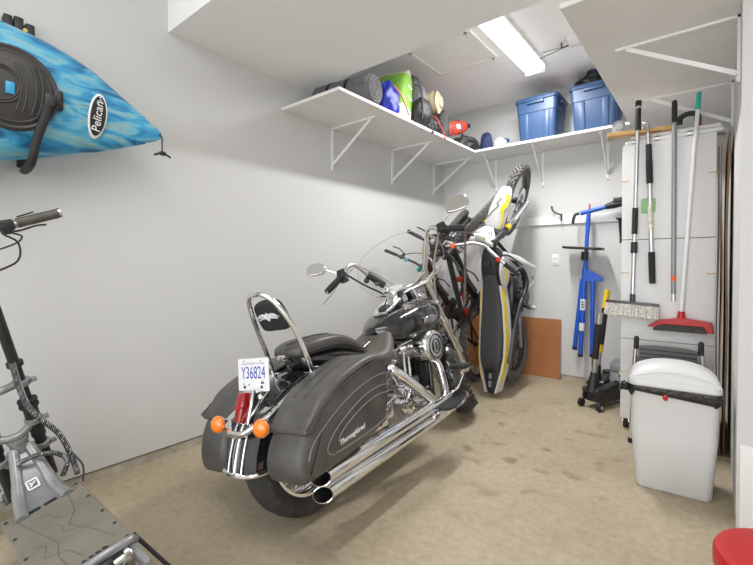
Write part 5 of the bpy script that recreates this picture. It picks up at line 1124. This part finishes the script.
MB().box((0, -0.004, -0.10), (0.025, 0.008, 0.24), bev=0.002).box((0, -0.055, 0.01), (0.06, 0.11, 0.012), bev=0.002).bar((0, -0.008, -0.17), (0, -0.09, 0.005), 0.018, 0.02, up=(1, 0, 0)).build('bracket_arm', M_black, br_)
stand = thing('repair_stand', 'blue folding bicycle repair stand hanging from the white rail on the back wall', 'repair stand', (-1.0, 4.50, 0.30))
Ms = T(1.0, -4.50, -0.30)
Y_ = 4.49
po = MB(Ms).tube([(-1.005, Y_, 0.95), (-0.965, Y_, 1.70)], 0.019, 14).build('mast', M_blue_paint, stand)
MB(Ms).tube([(-1.02, Y_, 0.55), (-0.995, Y_, 1.16)], 0.026, 14).build('outer_mast', M_blue_paint, stand)
MB(Ms).tube([(-1.03, Y_, 0.31), (-1.005, Y_, 1.06)], 0.021, 14).build('leg', M_blue_paint, stand)
MB(Ms).tube([(-1.09, Y_+0.03, 0.37), (-1.02, Y_+0.01, 1.05)], 0.021, 14).build('leg', M_blue_paint, stand)
MB(Ms).tube([(-0.925, Y_, 0.32), (-0.925, Y_, 1.06)], 0.021, 14).build('leg', M_blue_paint, stand)
ft_ = MB(Ms)
for a, b in (((-1.03, Y_, 0.31), (-1.031, Y_, 0.28)), ((-1.09, Y_+0.03, 0.37), (-1.093, Y_+0.03, 0.34)), ((-0.925, Y_, 0.32), (-0.925, Y_, 0.29))): ft_.cyl(b, a, 0.024, n=14)
ft_.build('foot_cap', M_black_matte, stand)
MB(Ms).loft([[(-1.0, Y_+d, 1.16), (-0.93, Y_+d, 1.13), (-0.84, Y_+d, 1.07), (-0.835, Y_+d, 1.03), (-0.99, Y_+d, 1.03)] for d in (-0.02, 0.02)]).build('gusset', M_blue_paint, stand, smooth=0, bevel=0.006)
MB(Ms).cyl((-1.0, Y_, 1.235), (-0.995, Y_, 1.32), 0.034, n=18).build('collar', M_black, stand)
tr = MB(Ms).pillow([tuple(p) for p in rrect(0.175, 0.10, 0.03)], -0.012, 0.012, 0.006, T(-1.005, Y_-0.04, 1.355) @ RY(4))
tr.build('tool_tray', M_black, stand)
MB(Ms).tube([(-1.04, Y_, 1.70), (-0.82, Y_, 1.745)], 0.021, 14).build('clamp_arm', M_blue_paint, stand)
MB(Ms).tube(spline([(-1.05, Y_, 1.70), (-1.085, Y_-0.01, 1.69), (-1.10, Y_-0.02, 1.64), (-1.105, Y_-0.02, 1.60)], 5), 0.014, 10).build('crank_handle', M_black, stand)
MB(Ms).tube([(-0.82, Y_, 1.745), (-0.76, Y_, 1.76), (-0.66, Y_, 1.775)], [0.024, 0.036, 0.030], 14).build('jaw', M_black, stand)
MB(Ms).box((-0.70, Y_-0.012, 1.80), (0.10, 0.05, 0.05), bev=0.01).build('jaw_lever', M_black, stand)
MB(Ms).box((-0.955, Y_-0.01, 1.76), (0.014, 0.014, 0.05), bev=0.003).build('release_pin', M_red, stand)
for z, hh in ((0.80, 0.11), (0.58, 0.08)): MB(Ms).lathe([(0.0266 if z > 0.7 else 0.0268, -hh/2), (0.0268, hh/2)], T(-1.02+0.025*(z-0.55)/0.6, Y_, z) @ align((0.025, 0, 0.61)), n=16, cap=False, a0=200, a1=340).build('decal', M_white_plastic, stand)
wl = MB(Ms)
for z in (0.775, 0.80, 0.825): wl.box((-1.009, Y_-0.0275, z), (0.018, 0.003, 0.012))
wl.build('decal_marks', M_black, stand)

# ---------------------------------------------------------------- floor jacks and grey box left of the cabinet
def jack(label, loc, rz, hdir, hl, gripm, tipm, tipl, bodym):
    t = thing('floor_jack', label, 'jack', loc, (0, 0, R(rz)))
    b = MB()
    for sg in (-1, 1): b.loft([[(x, sg*0.06+d, z) for x, z in ((-0.30, 0.05), (0.10, 0.05), (0.16, 0.08), (0.14, 0.16), (0.0, 0.17), (-0.28, 0.10))] for d in (-0.006, 0.006)])
    b.box((0.05, 0, 0.10), (0.18, 0.11, 0.08), bev=0.01)
    b.build('chassis', bodym, t, smooth=30)
    MB().bar((0.05, 0, 0.13), (-0.24, 0, 0.16), 0.07, 0.04, bev=0.01).cyl((-0.24, 0, 0.16), (-0.24, 0, 0.19), 0.05, n=20).build('lift_arm', bodym, t)
    for x, r_, sg in ((0.15, 0.035, -1), (0.15, 0.035, 1), (-0.27, 0.045, -1), (-0.27, 0.045, 1)):
        w_ = MB().cyl((x, sg*0.07, r_), (x, sg*0.095, r_), r_, n=24).build('wheel', M_black, t)
        MB().cyl((x, sg*0.095, r_), (x, sg*0.10, r_), r_*0.4, n=12).build('hub', M_chrome, w_)
    d = Vector(hdir).normalized(); o = Vector((0.13, 0, 0.15)); 
    MB().cyl(o-Vector((0, 0.07, 0)), o+Vector((0, 0.07, 0)), 0.028, n=18).tube([o, o+d*0.16], [0.045, 0.024], 14).build('handle_socket', M_steel_dark, t)
    hh = MB().tube([o+d*0.12, o+d*hl*0.94], 0.018, 14).build('handle', M_alu, t)
    MB().tube([o+d*hl*0.42, o+d*(hl-tipl)], 0.026, 14).build('handle_sleeve', gripm, hh)
    MB().tube([o+d*(hl-tipl), o+d*hl], 0.0235, 14).build('handle_tip', tipm, hh)
    MB().tube([o+d*hl*0.33, o+d*hl*0.42], 0.024, 14).build('handle_band', tipm, hh)
    return t
jack('black floor jack with a silver-tipped black handle beside the tall cabinet', (-0.735, 3.93, 0.0), -112, (0.04, 0.12, 1.0), 0.66, M_black_matte, M_alu, 0.09, M_black)
jack('black floor jack with a yellow-tipped handle leaning behind the silver-tipped one', (-0.80, 4.22, 0.0), -95, (-0.02, 0.10, 1.0), 0.83, M_black_matte, M_yellow, 0.16, M_steel_dark)
gb = thing('metal_box', 'small grey metal box on the floor wedged behind the tall cabinet edge', 'box', (-0.62, 4.22, 0.0))
MB().box((0, 0, 0.13), (0.17, 0.22, 0.26), bev=0.006).build('box_body', M_grey_paint, gb)
MB().box((0, 0, 0.30), (0.175, 0.225, 0.075), bev=0.008).build('box_lid', M_grey_paint, gb)
MB().box((0, -0.112, 0.25), (0.04, 0.008, 0.05), bev=0.002).build('latch', M_alu, gb)

# ---------------------------------------------------------------- tall white panel cabinet on casters
CX0, CX1, CY0, CY1 = -0.53, 0.002, 3.49, 3.78
cab = thing('tall_cabinet', 'tall flat white panel cabinet on casters with brooms leaning on its front', 'cabinet', ((CX0+CX1)/2, (CY0+CY1)/2, 0.0))
W_ = CX1-CX0; D_ = CY1-CY0; Mc_ = Matrix.Identity(4)
M_cab = mat('white_laminate', (0.74, 0.74, 0.74), 0.45, var=0.02, scale=2)
for z0, z1, nm in ((0.085, 0.660, 'lower_panel'), (0.664, 1.372, 'middle_panel'), (1.378, 2.055, 'upper_panel')):
    MB().box((0, 0, (z0+z1)/2), (W_, D_, z1-z0)).build(nm, M_cab, cab, smooth=0, bevel=0.002)
MB().box((0, 0.002, 1.375), (W_-0.006, D_-0.012, 0.012)).box((0, 0.002, 0.662), (W_-0.006, D_-0.012, 0.010)).build('seam', M_seam, cab, smooth=0)
stp_ = MB()
for z in (1.80, 1.14, 0.42):
    for x in (-W_/2+0.02, W_/2-0.02): stp_.tube(spline([(x-0.025, -D_/2-0.001, z), (x, -D_/2-0.0015, z-0.003), (x+0.025, -D_/2-0.001, z+0.002)], 3), 0.003, 6)
stp_.build('strap_end', mat('yellow_cord', (0.62, 0.42, 0.12), 0.6), cab)
for x in (-W_/2+0.03, W_/2-0.05):
    for y in (-D_/2+0.05, D_/2-0.05):
        c_ = MB().cyl((x-0.014, y, 0.038), (x+0.014, y, 0.038), 0.037, n=24).build('caster', M_black_matte, cab)
        MB().box((x, y+0.01, 0.075), (0.05, 0.06, 0.02)).bar((x-0.018, y, 0.038), (x-0.018, y+0.01, 0.08), 0.005, 0.025).bar((x+0.018, y, 0.038), (x+0.018, y+0.01, 0.08), 0.005, 0.025).build('caster_fork', M_alu, c_)
stk_ = MB().pillow([tuple(p) for p in rrect(0.045, 0.055, 0.02)], 0, 0.002, 0.001, basis((-0.105, -D_/2, 1.61), (1, 0, 0), (0, 0, 1), (0, -1, 0))).build('green_sticker', mat('pale_green', (0.30, 0.52, 0.25), 0.6), cab)
# things lying on top of it
TZ = 2.056
pk = MB().bar((-0.625, 3.47, TZ+0.083), (-0.225, 3.545, TZ+0.083), 0.075, 0.026, bev=0.002)
pk_o = pk.build('pine_plank', M_wood, None, smooth=0); tag(pk_o, 'bare pine plank lying across the top of the tall white cabinet', 'plank')
lt = thing('aluminium_pole', 'bundle of white and silver tubes lying along the top of the tall cabinet', 'pole bundle', (-0.26, 3.56, TZ))
tb = MB()
for y, z, r_, x0, x1 in ((0.0, 0.020, 0.020, -0.26, 0.30), (-0.045, 0.018, 0.018, -0.24, 0.29), (0.05, 0.022, 0.022, -0.25, 0.31), (-0.022, 0.052, 0.017, -0.22, 0.28)): tb.cyl((x0, y, z), (x1, y, z), r_, n=14)
tb.build('tube_bundle', M_white_metal, lt)
for x in (-0.20, -0.06, 0.12): MB().cyl((x-0.012, -0.045, 0.021), (x+0.012, -0.045, 0.021), 0.0205, n=14).build('tube_collar', M_alu, lt)
cw = thing('caster_wheel', 'loose grey caster wheel resting on the end of the pine plank', 'caster wheel', (-0.555, 3.485, TZ+0.097))
MB(RZ(15) @ T(0, 0, 0.045)).tube([(0, -0.012, 0), (0, 0.012, 0)], 0.044, 24).build('tyre', M_grey_paint, cw)
MB(RZ(15) @ T(0, 0, 0.045)).tube([(0, -0.016, 0), (0, 0.016, 0)], 0.026, 20).bar((-0.03, -0.02, 0.0), (-0.03, -0.02, -0.035), 0.004, 0.03).box((-0.015, 0, -0.040), (0.06, 0.05, 0.008)).build('fork_plate', M_alu, cw)
gun = thing('clamp', 'black bar clamp lying on the tubes on top of the tall cabinet', 'clamp', (-0.15, 3.57, TZ+0.075))
MB().tube(spline([(-0.05, 0, 0.03), (-0.045, 0, 0.075), (0.0, 0, 0.095), (0.045, 0, 0.08), (0.05, 0, 0.02)], 6), 0.018, 10).build('clamp_frame', M_black, gun)
MB().tube([(0.05, 0, 0.02), (0.052, 0, -0.0)], 0.02, 10).box((0.05, 0, 0.05), (0.04, 0.04, 0.05), bev=0.01).build('clamp_handle', M_steel_dark, gun)
MB().box((0.05, -0.021, 0.02), (0.03, 0.006, 0.02)).build('clamp_trigger', M_red, gun)

# ---------------------------------------------------------------- poles and brooms leaning on the cabinet front
M_treadgrey = mat('grey_tread_plastic', (0.10, 0.10, 0.10), 0.6)
FY = CY0-0.001
def pole(name, label, cat, top, bot, y_top, y_bot, group=None):
    """returns the thing and a function giving the point at fraction t from the bottom"""
    a = Vector((bot[0], y_bot, bot[1])); b = Vector((top[0], y_top, top[1]))
    t = thing(name, label, cat, a, group=group)
    return t, (lambda f: (b-a)*f)
t, P = pole('deck_brush', 'long-handled pole brush with a wide grey bristle head leaning on the tall cabinet', 'brush', (-0.430, 2.35), (-0.455, 0.930), FY-0.022, FY-0.03)
h = MB().tube([P(0.0), P(0.99)], 0.0135, 14).build('pole_tube', M_alu, t)
for a, b, r_ in ((0.34, 0.47, 0.0185), (0.46, 0.62, 0.0165), (0.855, 0.962, 0.0185), (0.975, 1.0, 0.019)):
    if (a, b) == (0.46, 0.62): continue
    MB().tube([P(a), P(b)], r_, 14).build('grip_sleeve', M_black_matte, h)
MB().tube([P(0.245), P(0.30)], 0.021, 14).build('lock_collar', M_black, h)
MB().tube([P(-0.005), P(0.04)], 0.017, 14).build('socket', M_steel_dark, h)
Bm = Vector((0.0, -0.012, -0.012))
M_brist = mat('grey_bristles', (0.58, 0.55, 0.51), 0.85, var=0.35, scale=90, bump=1.0, bscale=120)
hd_ = MB(RY(3)).box((0, -0.018, -0.008), (0.325, 0.055, 0.020), bev=0.004).build('brush_block', M_steel_dark, t)
bz = MB(RY(3))
rnd = random.Random(3)
for i in range(40):
    for j in range(4):
        x = -0.155+0.31*i/39; y = -0.012-0.027*j/3*1.6+0.012
        l_ = 0.085+rnd.uniform(-0.006, 0.006)
        bz.tube([(x, y, -0.015), (x*1.05+rnd.uniform(-0.004, 0.004), y-0.02-0.012*j/3+rnd.uniform(-0.004, 0.004), -0.015-l_)], [0.004, 0.0058], 5)
bz.build('bristles', M_brist, hd_, smooth=60)
t, P = pole('hook_pole', 'telescopic silver pole with a chrome hook on top and ribbed black grips', 'pole', (-0.372, 2.16), (-0.338, 1.065), FY-0.020, FY-0.020)
h = MB().tube([P(0.0), P(0.955)], 0.0145, 14).build('pole_tube', M_alu, t)
gq = MB().tube([P(0.635), P(0.885)], 0.0185, 14)
for i in range(12): gq.tube([P(0.645+0.13*i/11), P(0.650+0.13*i/11)], 0.0215, 14)
gq.build('grip_sleeve', M_black_matte, h)
gq = MB().tube([P(0.0), P(0.20)], 0.0195, 14)
for i in range(12): gq.tube([P(0.07+0.12*i/11), P(0.074+0.12*i/11)], 0.0215, 14)
gq.build('lower_grip', M_black_matte, h)
e = P(0.955); MB().tube(spline([e, e+Vector((-0.002, 0, 0.055)), e+Vector((-0.012, 0, 0.078)), e+Vector((-0.03, 0, 0.075)), e+Vector((-0.036, 0, 0.05))], 5), 0.0095, 10).sphere(e+Vector((-0.036, 0, 0.045)), 0.012).build('hook', M_chrome_worn, h)
MB().tube([P(0.34), P(0.50)], 0.0151, 14).build('printed_label', mat('label_pale', (0.60, 0.60, 0.48), 0.5, var=0.3, scale=40), h)
t, P = pole('extension_pole', 'plain grey extension pole with a black tip standing between silver pole and teal-tipped broom', 'pole', (-0.223, 2.305), (-0.218, 0.950), FY-0.016, FY-0.016)
h = MB().tube([P(0.035), P(0.99)], 0.0140, 14).build('pole_tube', mat('grey_pole', (0.30, 0.31, 0.33), 0.4, 0.4), t)
MB().tube([P(0.89), P(0.99), P(1.0)], [0.0165, 0.0165, 0.011], 14).build('grip_sleeve', M_black, h)
MB().tube([P(0.0), P(0.035)], 0.0125, 14).build('tip', M_alu, h)
MB().tube([P(0.10), P(0.125)], 0.0146, 14).build('orange_band', M_orange, h)
t, P = pole('broom', 'white-handled broom with a teal tip and red angled head leaning on the tall cabinet', 'broom', (-0.092, 2.325), (-0.174, 0.838), FY-0.014, FY-0.030)
h = MB().tube([P(0.0), P(0.93)], 0.0125, 14).build('handle', M_white_plastic, t)
MB().tube([P(0.925), P(1.0)], [0.0145, 0.0125], 14).build('handle_tip', mat('teal_plastic', (0.02, 0.45, 0.40), 0.4), h)
MB().tube([P(-0.015), P(0.03)], [0.026, 0.019], 14).build('head_socket', M_red, h)
o2 = [(-0.195, -0.060), (-0.125, -0.012), (-0.03, 0.004), (0.03, 0.004), (0.155, -0.014), (0.168, -0.085), (0.135, -0.080), (0.115, -0.045), (-0.10, -0.040), (-0.15, -0.060)]
bh = MB(basis((0.005, 0.0, -0.005), (1, 0, 0.02), (0, 0, 1), (0, -1, 0))).prism(o2, -0.012, 0.035).build('broom_head', M_red, t, smooth=0, bevel=0.004)
br3 = MB()
for i in range(56):
    x = -0.140+0.265*i/55
    for y in (-0.022, -0.004, 0.008): br3.tube([(x, y, -0.045), (x*1.06+rnd.uniform(-0.003, 0.003), y-0.004, -0.090-0.004*math.sin(i*2.1))], [0.0035, 0.0048], 4)
br3.build('bristles', mat('grey_broom_fibres', (0.10, 0.095, 0.085), 0.9, var=0.3, scale=60), bh)

# ---------------------------------------------------------------- cardboard sheets between cabinet and wall
def sheet(label, x, y0, y1, z1, m, th, lean=0.6, seed=0):
    b = MB()
    n = 14; ring = []
    for i in range(n+1):
        z = z1*i/n; w_ = 0.004*math.sin(z*5+seed)+0.010*(z/z1)**6*math.sin(seed*2+1)
        ring.append([(w_-th/2, y0, z), (w_+th/2, y0, z), (w_*0.4+th/2, y1, z), (w_*0.4-th/2, y1, z)])
    o = b.loft(ring).build('cardboard_sheet', m, None, smooth=60)
    o.location = (x, 0, 0.0); o.rotation_euler = (0, R(lean), 0)
    return tag(o, label, 'cardboard sheet', 'flattened cardboard sheets by the cabinet')
sheet('dark brown flattened cardboard sheet on edge against the tall cabinet side', 0.014, 3.36, 4.1, 1.93, M_card_dark, 0.007, 0.0, 1)
sheet('frayed pale-edged cardboard sheet on edge, middle of the three', 0.032, 3.37, 4.1, 1.95, M_card, 0.006, 0.0, 2.4)
sheet('thick tan cardboard sheet on edge against the side wall', 0.057, 3.40, 4.1, 2.02, mat('tan_cardboard', (0.25, 0.155, 0.085), 0.85, var=0.15, scale=8), 0.012, 0.0, 4)

# ---------------------------------------------------------------- folded step stool behind the bin
ss = thing('step_stool', 'folded step stool with grey tubes and a ribbed black tread behind the bin', 'step stool', (-0.235, 3.25, 0.0))
lean = RX(-3.5)
for sg in (-1, 1):
    lg = MB(lean).tube(spline([(sg*0.195, 0.0, 0.012), (sg*0.188, 0.0, 0.30), (sg*0.178, 0.0, 0.60), (sg*0.172, 0.0, 0.70)], 5), 0.0125, 12).build('rail', M_alu, ss)
    MB(lean).tube([(sg*0.173, 0, 0.63), (sg*0.172, 0, 0.705), (sg*0.172, 0, 0.716)], [0.0155, 0.0155, 0.009], 14).build('rail_grip', M_black_matte, lg)
    MB(lean).tube([(sg*0.195, 0, 0.0), (sg*0.1945, 0, 0.03)], 0.018, 12).build('foot_cap', M_black_matte, lg)
    lg = MB(lean).tube([(sg*0.175, 0.06, 0.010), (sg*0.160, 0.04, 0.58)], 0.011, 12).build('rear_rail', M_alu, ss)
tread = MB(lean).pillow([(-0.16, -0.19), (0.16, -0.19), (0.158, 0.13), (0.06, 0.142), (-0.06, 0.142), (-0.158, 0.13)], -0.014, 0.014, 0.006, basis((0.0, -0.004, 0.525), (1, 0, 0), (0, 0, 1), (0, -1, 0))).build('tread', M_treadgrey, ss)
rb_ = MB(lean)
for i in range(11): rb_.box((0, -0.0185, 0.355+0.028*i), (0.30, 0.003, 0.008))
rb_.build('tread_rib', M_black, tread)
MB(lean).pillow([(-0.165, -0.09), (0.165, -0.09), (0.165, 0.09), (-0.165, 0.09)], -0.012, 0.012, 0.006, basis((0, 0.0, 0.26), (1, 0, 0), (0, 0, 1), (0, -1, 0))).build('lower_tread', M_treadgrey, ss)

# ---------------------------------------------------------------- white swing-top bin with black liner
bn = thing('trash_bin', 'tall white plastic bin with a domed lid and black liner showing at the rim', 'bin', (-0.172, 2.77, 0.0), (0, 0, R(5)))
M_bin = mat('white_bin_plastic', (0.66, 0.665, 0.67), 0.35)
MB().loft([[(x, y, z) for x, y in rrect(a, b, r_)] for z, a, b, r_ in ((0.0, 0.158, 0.118, 0.03), (0.008, 0.165, 0.125, 0.035), (0.30, 0.186, 0.141, 0.04), (0.53, 0.194, 0.150, 0.045), (0.54, 0.200, 0.156, 0.045), (0.557, 0.200, 0.156, 0.045))]).build('bin_body', M_bin, bn, smooth=50)
lidr = []
for q, z in ((1.0, 0.556), (1.0, 0.577), (0.97, 0.589)): lidr.append([(x*q, y*q, z) for x, y in rrect(0.200, 0.156, 0.045)])
MB().loft(lidr).build('lid_rim', M_bin, bn, smooth=50)
n = 21; dm_ = []
for i in range(n+1):
    x = -0.192+0.384*i/n; h_ = 0.088*max(0.0, 1-abs(x/0.196)**2.4)**0.62
    dm_.append([(x, -0.147, 0.584), (x, -0.145, 0.587+h_*0.5), (x, -0.125, 0.589+h_*0.78), (x, -0.06, 0.589+h_*0.96), (x, 0.0, 0.589+h_), (x, 0.06, 0.589+h_*0.96), (x, 0.125, 0.589+h_*0.78), (x, 0.145, 0.587+h_*0.5), (x, 0.147, 0.584)])
dl = MB().loft(dm_).build('swing_lid', M_bin, bn, smooth=50)
MB().tube(spline([(-0.172, -0.1465, 0.603), (-0.10, -0.1445, 0.628), (0.0, -0.1440, 0.637), (0.10, -0.1445, 0.628), (0.172, -0.1465, 0.603)], 6), 0.003, 6).build('lid_ridge', M_bin, dl)
# liner folded over the rim
rr_ = rrect(0.202, 0.158, 0.045, 9); L_ = len(rr_)
top_ = []; mid_ = []; bot_ = []; in_ = []
for i, (x, y) in enumerate(rr_):
    a = 2*PI*i/L_; wv = 0.006*noise.noise(Vector((i*0.55, 1.3, 0))); dr = 1.012+wv*1.2
    low = 0.498 + 0.03*noise.noise(Vector((i*0.30, 7.1, 0))) + (0.012 if y < 0 and x < -0.1 else 0)
    in_.append((x*0.985, y*0.985, 0.552)); top_.append((x*1.01, y*1.01, 0.554)); mid_.append((x*(dr+0.004), y*(dr+0.004), 0.5*(low+0.555))); bot_.append((x*(dr-0.004), y*(dr-0.004), low))
M_linr = mat('black_liner_film', (0.022, 0.021, 0.02), 0.28, var=0.6, scale=30, bump=0.9, bscale=45)
lin = thing('bin_liner', 'black plastic liner bag folded over the rim of the white bin', 'bin liner', (-0.172, 2.77, 0.50), (0, 0, R(5)))
lin_o = MB(T(0, 0, -0.50)).loft([in_, top_, mid_, bot_], cap=False).build('liner_film', M_linr, lin, smooth=25, solid=0.0015)
MB(T(0, 0, -0.50)).blob((-0.215, -0.10, 0.53), (0.035, 0.05, 0.022), 3, 0.4, 3, flat=False, crease=0.4).build('bunched_film', M_linr, lin, smooth=30)
MB(T(0, 0, -0.50)).blob((-0.035, -0.168, 0.512), (0.011, 0.005, 0.016), 8, 0.3, 2, flat=False).build('red_tie', M_red, lin)

# ---------------------------------------------------------------- red tub at the corner of the frame
rt = thing('red_tub', 'bright red plastic tub with a rounded rim in front of the white wall corner', 'tub', (0.185, 1.655, -0.0))
MB().lathe([(0.135, 0.0), (0.14, 0.006), (0.150, 0.16), (0.162, 0.27), (0.178, 0.275), (0.183, 0.288), (0.183, 0.330), (0.176, 0.342), (0.155, 0.346), (0.145, 0.340), (0.02, 0.336)], n=56).build('tub_body', M_red, rt, smooth=40)
MB().lathe([(0.168, 0.344), (0.14, 0.349), (0.06, 0.351), (0.001, 0.351)], n=48).build('tub_lid', M_red, rt, smooth=50)
lo_ = MB().tube(spline([(-0.06, -0.05, 0.354), (0.0, -0.09, 0.356), (0.06, -0.05, 0.354)], 5), 0.006, 8).build('lid_grip', M_white_plastic, rt)

# ---------------------------------------------------------------- thin rods hung from the high ceiling
rod = thing('ceiling_rod', 'thin dark rods slung under the high ceiling beside the fluorescent light', 'rod', (-0.98, 3.66, 2.98))
MB().tube([(-0.24, 0.02, -0.03), (0.0, 0.0, 0.0), (0.30, -0.04, 0.0)], 0.0035, 6).tube([(-0.17, -0.02, 0.002), (-0.0, -0.0, 0.006), (0.30, -0.05, 0.014)], 0.003, 6).build('rod_pair', M_steel_dark, rod)
MB().box((0.30, -0.04, 0.02), (0.012, 0.02, 0.042)).box((-0.02, 0.0, 0.02), (0.006, 0.03, 0.042)).build('rod_hanger', M_steel_dark, rod)
sl3 = thing('ceiling_light', 'second short white fluorescent fixture partly hidden by the overhead shelf', 'ceiling light', (-0.72, 3.62, ZC), (0, 0, R(90)))
MB().box((0, 0, -0.012), (0.14, 0.44, 0.024), bev=0.004).build('lamp_base', M_white_metal, sl3)
MB().loft([[(x*0.75, y, z*0.9) for x, z in prof] for y in (-0.21, 0.21)]).build('diffuser', M_white_plastic, sl3)
